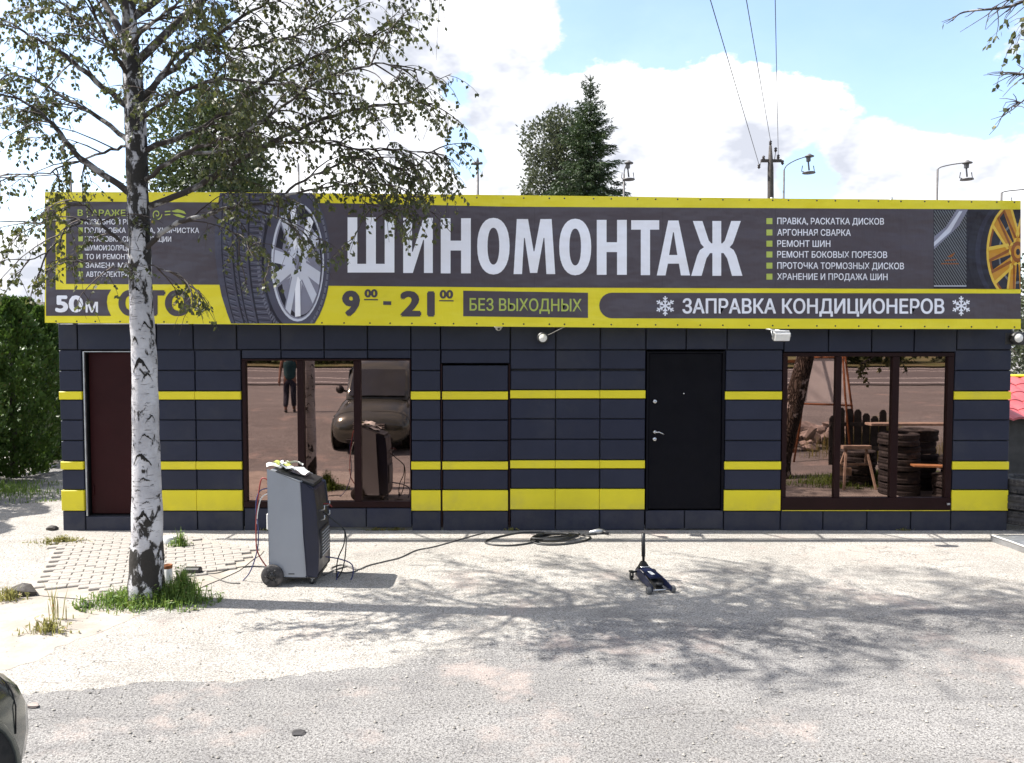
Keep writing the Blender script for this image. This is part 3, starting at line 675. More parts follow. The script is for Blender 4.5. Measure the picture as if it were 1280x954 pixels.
# picture of a tyre with alloy rim, left
b = MB(); rc = (200, 420, 241.2, 404.6)
pr(b, [(275, 241.3), (271, 262), (268.5, 290), (269, 318), (272, 345), (277, 370), (284, 392), (289, 405), (400, 405.8), (372, 405.5), (372, 241.4)], 'v_tyre', 2, rc)
pr(b, ell(366, 325, 47.5, 97), 'v_tyre', 2.6, rc); pr(b, ell(369, 325, 42, 90), 'v_black', 3.2, rc); pr(b, ell(370, 326, 40, 86), 'v_tyre', 3.6, rc)
for k in range(6):   # tread grooves
    off = [8, 21, 27, 41, 62, 86][k]; wd = [1.2, 2.0, 1.6, 2.2, 1.4, 3][k]; pts = []
    def cx_(y): return 268.5 + off + ((y - 300) ** 2) / 620 * (1 - off / 140) * (1.0 if y > 300 else .35)
    for i in range(14):
        y0, y1 = 241.5 + i * 11.7, 241.5 + (i + 1) * 11.7
        pr(b, [(cx_(y0), y0), (cx_(y0) + wd, y0), (cx_(y1) + wd, y1), (cx_(y1), y1)], 'v_black', 2.9, rc)
    if k < 5:
        nxt = [21, 27, 41, 62, 84][k] - off
        for i in range(24):
            y0 = 243 + i * 6.8; w2_ = nxt * .8
            pr(b, [(cx_(y0) + 2, y0), (cx_(y0) + w2_, y0 + (3.2 if k < 3 else .6)), (cx_(y0) + w2_, y0 + (4.2 if k < 3 else 1.6)), (cx_(y0) + 2, y0 + 1)], 'v_black', 2.9, rc)
            pr(b, [(cx_(y0) + 3, y0 + 3), (cx_(y0) + w2_, y0 + 4.8), (cx_(y0) + w2_, y0 + 5.6), (cx_(y0) + 3, y0 + 3.8)], 'v_tyre2', 2.8, rc)
for i in range(40):    # ribbed sidewall edge
    t = math.pi * (.62 + .76 * i / 40); pr(b, [(366 + 45 * math.cos(t), 325 + 93 * math.sin(t)), (366 + 41 * math.cos(t), 325 + 88 * math.sin(t)), (366 + 41 * math.cos(t + .03), 325 + 88 * math.sin(t + .03)), (366 + 45 * math.cos(t + .03), 325 + 93 * math.sin(t + .03))], 'v_tyre2', 4, rc)
for i in range(26):
    t = -math.pi * .40 + .8 * math.pi * i / 26; pr(b, [(366 + 45.5 * math.cos(t), 325 + 93 * math.sin(t)), (366 + 43 * math.cos(t), 325 + 90 * math.sin(t)), (366 + 43 * math.cos(t + .08), 325 + 90 * math.sin(t + .08)), (366 + 45.5 * math.cos(t + .08), 325 + 93 * math.sin(t + .08))], 'v_tyre2', 4, rc)
RX, RY = 372, 328
pr(b, ell(RX, RY, 33, 74), 'v_silver', 4.4, rc); pr(b, ell(RX + .5, RY, 31, 71), 'v_silver2', 4.8, rc); pr(b, ell(RX + 1, RY, 29.5, 69), 'v_black', 5.2, rc); pr(b, ell(RX + 4, RY + 6, 25, 60), 'v_silver2', 5.5, rc)
for k in range(5):
    t = R(90 + 72 * k + 12)
    for sg in (-1, 1):
        a0, a1, a2 = t + sg * .10, t + sg * .34, t + sg * .17
        e_ = lambda rr, an: (RX + 30 * rr * math.cos(an), RY + 70 * rr * math.sin(an))
        pr(b, [e_(.12, t - sg * .8), e_(.2, t + sg * 1.3), e_(.97, a1), e_(.98, a0)], 'v_silver' if (k + (sg > 0)) % 3 else 'v_white', 6 + k * .15 + (sg > 0) * .05, rc)
        pr(b, [e_(.35, t + sg * .50), e_(.36, t + sg * .62), e_(.95, a1 + sg * .05), e_(.96, a1)], 'v_silver2', 6.9, rc)
pr(b, ell(RX, RY, 8, 18), 'v_silver', 7.2, rc); pr(b, ell(RX, RY, 4.5, 10), 'v_silver2', 7.5, rc)
for k in range(5): t = R(50 + 72 * k); pr(b, ell(RX + 5.8 * math.cos(t), RY + 13 * math.sin(t), 1, 2, 8), 'v_black', 7.7, rc)
bpart(b, 'tyre_picture', label='printed picture of a tyre with a silver alloy rim')
# carbon field and gold rim picture, right
b = MB(); rc = (1167, 1275.6, 262, 361.3)
pr(b, [(1167, 262), (1230, 262), (1214, 290), (1210, 320), (1214, 345), (1222, 361), (1167, 361)], 'v_black', 2, rc)
pr(b, [(1167, 262), (1230, 262), (1214, 290), (1210, 320), (1214, 345), (1222, 361), (1167, 361)], 'v_dark', 1.7, rc)
for i in range(-30, 34):
    x0 = 1167 + i * 3.3; pr(b, [(x0, 262), (x0 + 1.5, 262), (x0 + 1.5 + 62, 361), (x0 + 62, 361)], 'v_grey', 2.4, (1167.5, 1208, 263, 357))
for i, (mt_, y0, y1) in enumerate((('v_silver2', 300, 314),)):
    pr(b, [(1167.5, y0 - 4), (1182, 284), (1196, 262), (1210, 262), (1199, 282), (1180, 300), (1167.5, 312)], mt_, 3, rc)
pr(b, [(1167.5, 303), (1184, 286), (1199, 264), (1203, 264), (1188, 290), (1167.5, 308)], 'v_silver', 3.3, rc)
pr(b, [(1167.5, 357), (1208, 357), (1208, 358.2), (1167.5, 358.2)], 'v_silver', 3.3, rc)
pr(b, [(1177, 329), (1198, 329), (1199, 330.4), (1176, 330.4)], 'v_gold2', 3.3, rc); pr(b, [(1181, 325), (1195, 324), (1196, 325.4), (1181, 326.4)], 'v_gold2', 3.3, rc); pr(b, [(1184, 321), (1194, 315.5), (1192, 319), (1189, 322)], 'v_gold2', 3.3, rc)
pr(b, ell(1274, 316, 65, 80), 'v_black', 4, rc); pr(b, ell(1276, 316, 57, 72), 'v_tyre3', 4.4, rc); pr(b, ell(1276, 316, 51, 68), 'v_black', 4.6, rc)
GX, GY = 1272, 315
pr(b, ell(GX, GY, 39, 63), 'v_goldl', 5, rc); pr(b, ell(GX + .6, GY, 36.5, 60), 'v_gold2', 5.3, rc); pr(b, ell(GX + 1, GY, 34.5, 57.5), 'v_black', 5.6, rc); pr(b, ell(GX - 2, GY + 2, 22, 38), 'v_grey', 5.8, rc); pr(b, ell(GX - 2, GY + 2, 20, 35), 'v_black', 6, rc)
for k in range(5):
    t = R(162 + 72 * k)
    e_ = lambda rr, an: (GX + 36 * rr * math.cos(an), GY + 59.5 * rr * math.sin(an))
    for sg in (-1, 1):
        pr(b, [e_(.2, t + sg * .1), e_(.24, t + sg * 1.1), e_(1, t + sg * .36), e_(1, t + sg * .10)], 'v_gold', 6.4 + k * .1, rc)
        pr(b, [e_(.22, t + sg * 1.0), e_(.24, t + sg * 1.3), e_(1, t + sg * .42), e_(1, t + sg * .34)], 'v_goldl', 7 + k * .1, rc)
        pr(b, [e_(.3, t + sg * .3), e_(1, t + sg * .10), e_(1, t + sg * .16), e_(.3, t + sg * .55)], 'v_gold2', 7.6 + k * .1, rc)
pr(b, ell(GX, GY, 8, 13), 'v_gold2', 8.2, rc); pr(b, ell(GX + .5, GY, 5, 8), 'v_gold', 8.5, rc); pr(b, ell(GX + .5, GY, 2.5, 4), 'v_black', 8.8, rc)
bpart(b, 'gold_rim_picture', label='printed picture of a black tyre with golden rim')
# ------------------------------------------------------------------ lamps and cameras on the facade
def floodlight(px, py, label, Yl=-.62):
    q = P(px, py, Yl); t = empty('floodlight', (q.x, Yl, q.z), label, 'floodlight')
    b_ = MB(); b_.mat('galv'); mtx = Matrix.Rotation(R(22), 4, 'X'); b_.box(-.10, .10, -.03, .05, -.055, .055, .008, mtx); b_.build('housing', t)
    b_ = MB(); b_.mat('lamp'); b_.box(-.09, .09, -.038, -.029, -.046, .046, .002, mtx); b_.build('lens', t)
    b_ = MB(); b_.mat('galv')
    b_.tube([(-.11, .0, 0), (-.11, .06, .07), (.11, .06, .07), (.11, 0, 0)], .007, 6); b_.tube([(0, .06, .07), (0, -Yl * .75 + .1, .10), (0, -Yl, .16)], .010, 6)
    b_.build('bracket', t); return t
floodlight(977, 420.5, 'square white floodlight on a bracket above the right window')
def roundlamp(px, py, label, Yl=-.12, r_=.055):
    q = P(px, py, Yl); t = empty('round_lamp', (q.x, Yl, q.z), label, 'lamp')
    b_ = MB(); b_.mat('blackp'); b_.lathe([(0, .10), (r_ * .9, .10), (r_ * 1.35, .03), (r_ * 1.35, -.01), (r_, -.02)], (0, 0, 0), (0, 1, 0), 24); b_.build('housing', t)
    b_ = MB(); b_.mat('lamp'); b_.lathe([(0, -.035), (r_ * .6, -.03), (r_, -.015)], (0, 0, 0), (0, 1, 0), 24); b_.build('lens', t); return t
t = roundlamp(678.5, 422.5, 'small round white lamp on the wall left of the black door')
b = MB(); b.mat('graycable'); b.tube([(.03, .06, .02), (.10, .05, .05), (.2, .0, .10), (.28, -.05, .14)], .006, 5); b.build('cable', t)
q = P(623, 409, -.16); t = empty('dome_camera', q, 'small white dome camera peeking out under the banner', 'security camera')
b = MB(); b.mat('whitep'); b.lathe([(0, .05), (.05, .05), (.055, .0), (.045, -.01)], (0, 0, 0), (0, 0, 1), 20); b.build('base', t)
b = MB(); b.mat('whitep'); b.lathe([(.042, 0), (.038, -.025), (.02, -.042), (0, -.046)], (0, 0, 0), (0, 0, 1), 20); b.build('dome', t)
b = MB(); b.mat('carglass'); b.lathe([(0, -.05), (.014, -.048), (.018, -.035)], (0.005, 0, -.012), (0, 1, .3), 14); b.build('lens', t)
t = roundlamp(1272.5, 422.5, 'round white lamp on black bracket at the right end of the wall', -.05, .06)
b = MB(); b.mat('blackp'); b.box(-.14, .22, .05, .10, -.09, .075, .01); b.mat('galv'); b.tube([(-.02, .08, .07), (-.05, .1, .22)], .018, 6); b.build('bracket', t)

# ------------------------------------------------------------------ refrigerant service machine
def machine():
    ang_ = R(1); X0 = P(337, 723, -2.35); t = empty('air_conditioning_service_machine', (X0.x, -2.35, 0), 'light grey and dark blue wheeled service machine in front of the left window', 'service machine', None, ang_)
    D = .46
    def yp(u, v, d_): return (u, d_, v)
    b_ = MB(); b_.mat('machine')
    b_.prism([(.0, .10), (.37, .10), (.345, .50), (.325, 1.06), (.0, 1.175)], yp, D); o = b_.build('shell', t); bev(o, .012)
    b_ = MB(); b_.mat('machnavy')
    pf = [(.374, .10), (.47, .10), (.495, .13), (.505, .40), (.48, .80), (.460, .985), (.33, 1.045), (.349, .50)]
    b_.prism(pf, lambda u, v, d_: (u, d_ - .004, v), D + .008); o = b_.build('front_cover', t); bev(o, .012)
    b_ = MB(); b_.mat('blackp'); b_.prism([(.0, .075), (.48, .075), (.48, .099), (.0, .099)], lambda u, v, d_: (u, d_ + .01, v), D - .02); b_.build('base_frame', t)
    # slanted control console
    b_ = MB(); b_.mat('blackp'); mtx = Matrix.Translation((.17, D / 2, 1.105)) @ Matrix.Rotation(R(19), 4, 'Y'); b_.box(-.12, .29, -.2, .2, -.03, .025, .008, mtx); b_.build('control_console', t)
    b_ = MB(); b_.mat('carglass'); b_.box(.0, .16, -.08, .10, .031, .036, 0, mtx); b_.build('display', t)
    b_ = MB(); b_.mat('whitep'); b_.lathe([(0, -.02), (.05, -.02), (.05, .02), (0, .02)], mtx @ Vector((-.10, .08, .05)), (0, 0, 1), 20); b_.build('gauge', t)
    # grille and hooks on the narrow front side
    g_ = MB(); g_.mat('blackp'); g_.box(.49, .513, .05, D - .05, .26, .56, .01); g_ = g_.build('grille', t)
    for k in range(8): s_ = MB(); s_.mat('machine'); s_.box(.513, .522, .08, D - .08, .285 + k * .033, .296 + k * .033); s_.build('slat', g_)
    b_ = MB(); b_.mat('galv')
    for z_ in (.64, .74): b_.tube([(.47, .1, z_), (.535, .1, z_ + .02), (.535, .1, z_ + .06)], .008, 6); b_.tube([(.47, .34, z_), (.535, .34, z_ + .02), (.535, .34, z_ + .06)], .008, 6)
    b_.build('hose_hook', t)
    b_ = MB(); b_.mat('blackp'); b_.box(.19, .25, -.004, .001, .12, .128); b_.build('badge', t)
    for y_ in (-.045, D + .0):
        b_ = MB(); b_.mat('rubber'); b_.lathe([(.045, 0), (.10, .002), (.112, .012), (.112, .034), (.10, .044), (.045, .044)], (.035, y_, .113), (0, 1, 0), 32); wh = b_.build('wheel', t)
        b_ = MB(); b_.mat('blackp'); b_.lathe([(0, -.006), (.02, -.006), (.03, .004), (.075, .0045), (.078, .01), (.078, .04), (0, .04)], (.035, y_, .113), (0, 1, 0), 24)
        for k in range(6): a_ = k * math.pi / 3; b_.tube([(.035 + .028 * math.cos(a_), y_ + .001, .113 + .028 * math.sin(a_)), (.035 + .076 * math.cos(a_), y_ + .001, .113 + .076 * math.sin(a_))], .006, 5)
        b_.build('hub', wh)
    for y_ in (.05, D - .05):
        b_ = MB(); b_.mat('galv'); b_.box(.405, .445, y_ - .018, y_ + .018, .062, .078); b_.tube([(.425, y_ - .018, .07), (.415, y_ - .018, .03)], .006, 6); b_.tube([(.425, y_ + .018, .07), (.415, y_ + .018, .03)], .006, 6); cs = b_.build('caster', t)
        b_ = MB(); b_.mat('blackp'); b_.lathe([(0, -.012), (.026, -.012), (.032, -.006), (.032, .006), (.026, .012), (0, .012)], (.412, y_, .034), (0, 1, 0), 20); b_.build('caster_wheel', cs)
    b_ = MB(); b_.mat('whitep'); b_.box(-.05, -.002, .08, .3, .55, .72, .01); b_.build('side_pocket', t)
    return t
def bev(o, w_, seg=2):
    m_ = o.modifiers.new('bevel', 'BEVEL'); m_.width = w_; m_.segments = seg; m_.limit_method = 'ANGLE'; m_.angle_limit = R(40); return o
mach = machine(); mx0 = mach.location.x; MY = -2.35
def ppx(px, py, Y): q = P(px, py, Y); return (q.x, q.y, q.z)
def curvy(pts, n=6):   # Catmull-Rom
    pts = [Vector(p) for p in pts]; o_ = []
    for i in range(len(pts) - 1):
        p0, p1, p2, p3 = pts[max(i - 1, 0)], pts[i], pts[i + 1], pts[min(i + 2, len(pts) - 1)]
        for k in range(n):
            t_ = k / n; o_.append(.5 * ((2 * p1) + (p2 - p0) * t_ + (2 * p0 - 5 * p1 + 4 * p2 - p3) * t_ * t_ + (3 * p1 - p0 - 3 * p2 + p3) * t_ ** 3))
    o_.append(pts[-1]); return o_
def cable(name, pts, r_, mat, parent=None, **k):
    b_ = MB(); b_.mat(mat); b_.tube(curvy(pts), r_, 6); o = b_.build(name, parent)
    if parent: o.matrix_parent_inverse = parent.matrix_basis.inverted()
    for a_, c_ in k.items(): o[a_] = c_
    return o
hy = MY + .12
cable('hose', [ppx(338, 602, hy), ppx(328, 598, hy), ppx(324, 612, hy), ppx(321, 640, hy), ppx(320, 668, hy), ppx(322, 690, hy), ppx(333, 708, hy), ppx(340, 712, hy)], .007, 'redhose', mach, label='red hose hanging at the back of the machine')
cable('hose', [ppx(338, 610, hy), ppx(325, 614, hy), ppx(320, 632, hy), ppx(323, 668, hy), ppx(321, 690, hy), ppx(312, 716, hy), ppx(298, 731, hy + .1)], .006, 'bluehose', mach, label='dark blue hose hanging at the back of the machine')
cable('hose', [ppx(338, 616, hy), ppx(327, 622, hy), ppx(322, 640, hy), ppx(321, 655, hy)], .006, 'whitep', mach, label='pale hose at the back of the machine')
hy = MY + .2
cable('hose', [ppx(404, 640, hy), ppx(414, 648, hy), ppx(431, 664, hy), ppx(432, 690, hy), ppx(428, 712, hy), ppx(421, 722, hy), ppx(422, 700, hy), ppx(430, 680, hy), ppx(431, 662, hy)], .007, 'cable', mach, label='black hose loop at the front of the machine')
cable('hose', [ppx(407, 696, hy), ppx(425, 699, hy), ppx(440, 706, hy), ppx(440, 722, hy), ppx(430, 732, hy), ppx(421, 727, hy), ppx(423, 715, hy)], .007, 'bluehose', mach, label='blue hose loop by the grille')
cable('hose', [ppx(404, 630, hy), ppx(411, 630, hy), ppx(415, 634, hy)], .006, 'redhose', mach)
gg = lambda px, py, z_=.012: tuple(G(px, py, z_ + gz(0, 0)))
o = cable('power_cable', [gg(405, 719), gg(420, 712), gg(436, 708), gg(446, 713), gg(430, 716), gg(414, 711), gg(428, 706), gg(446, 712), gg(460, 707), gg(480, 702), gg(500, 697), gg(520, 688), gg(540, 684), gg(566, 677), gg(590, 670), gg(606, 666)], .008, 'graycable')
tag(o, 'thin grey cable running from the wheeled machine along the ground to the wall', 'cable')
o = cable('extension_cable', [gg(338, 709), gg(318, 708), gg(296, 710), gg(270, 717), gg(252, 717), gg(240, 719)], .009, 'cable'); tag(o, 'black extension cable between the birch and the machine', 'cable')
o = cable('thin_hose', [gg(300, 729), gg(285, 728), gg(268, 722), gg(252, 716), gg(232, 716), gg(214, 719)], .006, 'graycable'); tag(o, 'thin grey hose crossing the ground beside the birch', 'hose')
t = empty('cable_plug', gg(241, 719, .0), 'black cable connector block lying beside the birch', 'plug')
b = MB(); b.mat('blackp'); b.box(-.09, .09, -.045, .045, 0, .085, .015); b.build('body', t); b = MB(); b.mat('blackp'); b.tube([(.07, 0, .025), (.12, 0, .02)], [.018, .011], 8); b.build('collar', t)
# papers on the machine
def papers():
    t_ = empty('leaflets', (mx0 + .02, MY + .1, 1.18), 'crumpled white and green leaflets lying on top of the grey machine', 'leaflets')
    for k, (x, y, z_, rx, ry, rz, mt_) in enumerate(((-.01, .1, .02, 6, -6, 20, 'paper'), (.06, .12, .025, -8, 14, -12, 'paperg'), (.13, .05, .01, 4, 20, 35, 'paper'), (.16, .2, .03, -12, 8, 5, 'paper'), (.25, .1, -.03, 5, 17, -20, 'paper'))):
        b_ = MB(); b_.mat(mt_); n = 6; mtx = Matrix.Translation((x, y, z_)) @ Matrix.Rotation(R(rz), 4, 'Z') @ Matrix.Rotation(R(ry), 4, 'Y') @ Matrix.Rotation(R(rx), 4, 'X')
        vs_ = [mtx @ Vector(((i / n - .5) * .17, (j / n - .5) * .13, .012 * math.sin(i * 1.3 + k) + .01 * math.cos(j * 1.1 + k * 2) + U(-.003, .003))) for j in range(n + 1) for i in range(n + 1)]
        b_.add(vs_, [(j * (n + 1) + i, j * (n + 1) + i + 1, (j + 1) * (n + 1) + i + 1, (j + 1) * (n + 1) + i) for j in range(n) for i in range(n)], True); b_.build('leaflet', t_)
papers()
# coil of black air hose by the wall
pts = [gg(745, 668), gg(720, 669), gg(690, 672), gg(668, 678), gg(640, 682), gg(615, 681), gg(607, 677), gg(625, 671), gg(655, 666), gg(700, 667), gg(735, 670), gg(732, 676), gg(700, 681), gg(672, 680), gg(665, 673), gg(690, 668)]
for k in range(5): pts += [gg(720 + U(-10, 10), 668 + U(-1, 1), .02 + k * .01), gg(700 + U(-8, 8), 674 + U(-1, 1), .02 + k * .01), gg(668 + U(-6, 6), 673, .02 + k * .01), gg(680 + U(-8, 8), 667.5, .02 + k * .01)]
o = cable('air_hose', pts, .014, 'cable'); tag(o, 'black air hose lying in loose coils along the foot of the wall', 'hose')
t = empty('air_gun', gg(748, 668, 0), 'grey metal tool lying at the end of the coiled black hose', 'tool')
b = MB(); b.mat('galv'); b.tube([(-.12, -.03, .03), (0, 0, .04), (.08, .02, .035)], [.02, .035, .025], 10); b.build('barrel', t)
b = MB(); b.mat('blackp'); b.tube([(.05, .01, .04), (.12, -.06, .03)], [.022, .018], 8); b.build('grip', t)
# ------------------------------------------------------------------ trolley jack
def jack():
    f0 = G(826, 742); r0 = G(806, 727)
    v = Vector((r0.x - f0.x, r0.y - f0.y)); a_ = math.atan2(v.y, v.x) - R(90)
    t_ = empty('trolley_jack', (f0.x, f0.y, 0), 'dark blue trolley jack with upright black handle on the gravel', 'jack', None, a_)
    LN = .50; W0, W1 = .095, .055
    for sg in (-1, 1):
        b_ = MB(); b_.mat('jackblue')
        prof = [(-.03, .03), (-.03, .075), (.10, .105), (.30, .135), (.46, .135), (.5, .10), (.5, .045), (.2, .04), (.02, .03)]
        def f3(u, v_, d_, sg=sg): k = max(0, min(1, u / LN)); return (sg * (W0 + (W1 - W0) * k) + d_ * sg, u, v_)
        b_.prism(prof, f3, .008); o_ = b_.build('side_plate', t_); bev(o_, .002, 1)
    b_ = MB(); b_.mat('jackblue'); b_.prism([(.12, -.055), (.46, -.05), (.46, .05), (.12, .055)], lambda u, v_, d_: (v_, u, .108 + u * .06 + d_), .012); o_ = b_.build('top_cover', t_); bev(o_, .003)
    b_ = MB(); b_.mat('paper'); b_.box(-.018, .018, .18, .30, .1345, .1375, 0, Matrix.Rotation(R(.0), 4, 'X')); b_.build('sticker', t_)
    b_ = MB(); b_.mat('blackp'); b_.prism([(.02, .05), (.10, .075), (.34, .12), (.36, .10), (.12, .05), (.02, .035)], lambda u, v_, d_: (-.035 + d_, u, v_), .07); b_.lathe([(0, .095), (.03, .095), (.034, .088), (.034, .07), (0, .07)], (0, .04, 0), (0, 0, 1), 16); b_.build('lifting_arm', t_)
    b_ = MB(); b_.mat('steel'); b_.tube([(-.12, 0, .036), (.12, 0, .036)], .008, 8); b_.build('axle', t_)
    for sg in (-1, 1):
        b_ = MB(); b_.mat('greyrub'); b_.lathe([(0, -.022), (.028, -.022), (.037, -.016), (.037, .016), (.028, .022), (0, .022)], (sg * .125, 0, .037), (1, 0, 0), 20); b_.build('front_wheel', t_)
        b_ = MB(); b_.mat('blackp'); b_.box(sg * .12 - .02, sg * .12 + .02, .43, .49, .085, .10); b_.box(sg * .12 - .016, sg * .12 - .012, .44, .48, .03, .085); b_.box(sg * .12 + .012, sg * .12 + .016, .44, .48, .03, .085)
        b_.tube([(sg * .05, .46, .09), (sg * .11, .46, .09)], .012, 6); cs = b_.build('caster', t_)
        b_ = MB(); b_.mat('blackp'); b_.lathe([(0, -.01), (.022, -.01), (.026, 0), (.022, .01), (0, .01)], (sg * .12, .468, .026), (1, 0, 0), 14); b_.build('caster_wheel', cs)
    b_ = MB(); b_.mat('blackp')
    b_.prism([(-.07, .125), (.07, .125), (.055, .145), (.02, .20), (-.02, .20), (-.055, .145)], lambda u, v_, d_: (u, .41 + d_, v_), .05); o_ = b_.build('handle_socket', t_)
    b_ = MB(); b_.mat('blackp'); b_.tube([(0, .435, .18), (0, .437, .25), (0, .438, .251), (0, .445, .49)], [.014, .014, .020, .020], 12); b_.build('handle', t_)
    b_ = MB(); b_.mat('steel'); b_.tube([(-.05, .39, .152), (.05, .39, .152)], .007, 6); b_.build('cross_pin', t_)
jack()
# can, white block, stones near the birch
q = G(210.5, 735); t = empty('paint_can', (q.x, q.y, 0), 'tall white can with rusty rim standing right of the birch trunk', 'can')
b = MB(); b.mat('whitep'); b.lathe([(0, .0), (.038, 0), (.04, .01), (.04, .22), (.036, .225)], (0, 0, 0), (0, 0, 1), 20); b.build('body', t)
b = MB(); b.mat('rust'); b.lathe([(.041, .20), (.043, .215), (.043, .235), (.036, .238), (.034, .21), (0, .208)], (0, 0, 0), (0, 0, 1), 20); b.build('rim', t)
q = G(212, 681); b = MB(); b.mat('whitep'); b.lathe([(0, 0), (.085, 0), (.088, .01), (.088, .10), (.08, .105), (0, .105)], (0, 0, 0), (0, 0, 1), 22); o = b.build('white_tub', None, (q.x, q.y, 0)); tag(o, 'low white round tub by the wall behind the birch', 'tub')
def stone(px, py, r_, label, mat='stone', sq=.6):
    q_ = G(px, py); pts = [Vector((U(-1, 1), U(-1, 1), U(-1, 1))).normalized() * U(.75, 1.1) for _ in range(26)]
    v_, f_ = convex([Vector((p.x * r_ * 1.3, p.y * r_, (p.z + .5) * r_ * sq)) for p in pts]); b_ = MB(); b_.mat(mat); b_.add(v_, f_, False)
    o_ = b_.build('stone', None, (q_.x, q_.y, gz(q_.x, q_.y))); tag(o_, label, 'stone'); return o_
stone(108, 759, .06, 'dark stone left of the grass tuft at the birch', 'rubber'); stone(30, 744, .12, 'dark lump of debris at the left edge', 'polewood')
stone(42, 884, .035, 'small dark stone beside the grey car'); stone(372, 917, .045, 'flat dark stone embedded in the near asphalt', 'rubber', .2)
stone(64, 663, .07, 'dark stone in the weeds at the left building corner', 'polewood')
# ------------------------------------------------------------------ grass tufts
def tuft(name, cx, cy, rx, ry, n, h, mat, label, cat='grass', broad=.0, spread=1., z0=0):
    b_ = MB(); b_.mat(mat)
    for k in range(n):
        a_ = U(0, 6.3); rr = min(1.5, abs(random.gauss(0, .55))) * (1 + .3 * math.sin(a_ * 3 + cx) + .2 * math.sin(a_ * 7)); rr = min(rr, 1.3); x, y = cx + rx * rr * math.cos(a_), cy + ry * rr * math.sin(a_)
        hh = h * U(.35, 1.1) * max(.25, 1.15 - rr * .6); l_ = U(0, 6.3); lean = U(.1, .8) * spread; dx, dy_ = math.cos(l_) * hh * lean, math.sin(l_) * hh * lean; wd = U(.003, .006); px_, py_ = -math.sin(l_) * wd, math.cos(l_) * wd
        g0 = gz(x, y) + z0
        b_.add([(x - px_, y - py_, g0), (x + px_, y + py_, g0), (x + dx * .4 + px_, y + dy_ * .4 + py_, g0 + hh * .6), (x + dx * .4 - px_, y + dy_ * .4 - py_, g0 + hh * .6), (x + dx, y + dy_, g0 + hh)], [(0, 1, 2, 3), (3, 2, 4)], False)
        if rnd() < broad:
            s_ = U(.012, .026); z_ = g0 + hh * U(.4, 1.05); x_, y_ = x + dx * .6, y + dy_ * .6; t_ = U(0, 6.3); c_, q_ = math.cos(t_) * s_, math.sin(t_) * s_
            b_.add([(x_, y_, z_), (x_ + c_ - q_ * .4, y_ + q_ + c_ * .4, z_ + s_ * .3), (x_ + c_ * 2, y_ + q_ * 2, z_ + U(-.5, .5) * s_), (x_ + c_ + q_ * .4, y_ + q_ - c_ * .4, z_ - s_ * .1)], [(0, 1, 2, 3)], False)
    o_ = b_.build(name, None, kind='stuff'); o_['label'] = label; o_['category'] = cat; return o_
TB = G(184, 752); TBX, TBY = TB.x, TB.y
tuft('grass_tuft', TBX + .02, TBY - .02, .52, .30, 3200, .17, 'grass', 'green grass tuft around the foot of the birch', broad=.5)
tuft('weeds', TBX + .33, TBY + .02, .22, .16, 500, .30, 'grass', 'taller leafy weeds right of the birch foot', 'weeds', .9, .5)
q = G(60, 790); tuft('dry_weeds', q.x, q.y, .22, .14, 130, .13, 'drygrass', 'dry yellowish weeds in the sandy strip on the left', 'weeds', .6)
q = G(62, 775); tuft('dry_weed_stems', q.x + .05, q.y, .12, .05, 14, .36, 'drygrass', 'thin dry weed stalks above the sandy strip', 'weeds', .3, .35)
q = G(10, 750); tuft('weed_clump', q.x, q.y, .2, .12, 120, .13, 'drygrass', 'weed clump beside the debris at the left edge', 'weeds', .6)
q = G(225, 686); tuft('wall_weeds', q.x, q.y, .12, .06, 120, .22, 'grass', 'small weeds at the wall foot right of the birch', 'weeds', .9, .5)
q = G(78, 680); tuft('corner_weeds', q.x, q.y, .40, .12, 420, .10, 'drygrass', 'low weeds at the left corner of the shop', 'weeds', .5)
for k, px in enumerate((330, 466, 492, 640, 1140)):
    q = G(px, 668); tuft('joint_weeds', q.x, .0, .18, .03, 60, .05, 'drygrass', ['sparse weeds under the left window near its left end', 'sparse weeds under the left window near its right pane', 'sparse weeds left of the clad door', 'sparse weeds at the coiled hose', 'sparse weeds under the right window'][k], 'weeds', .4)
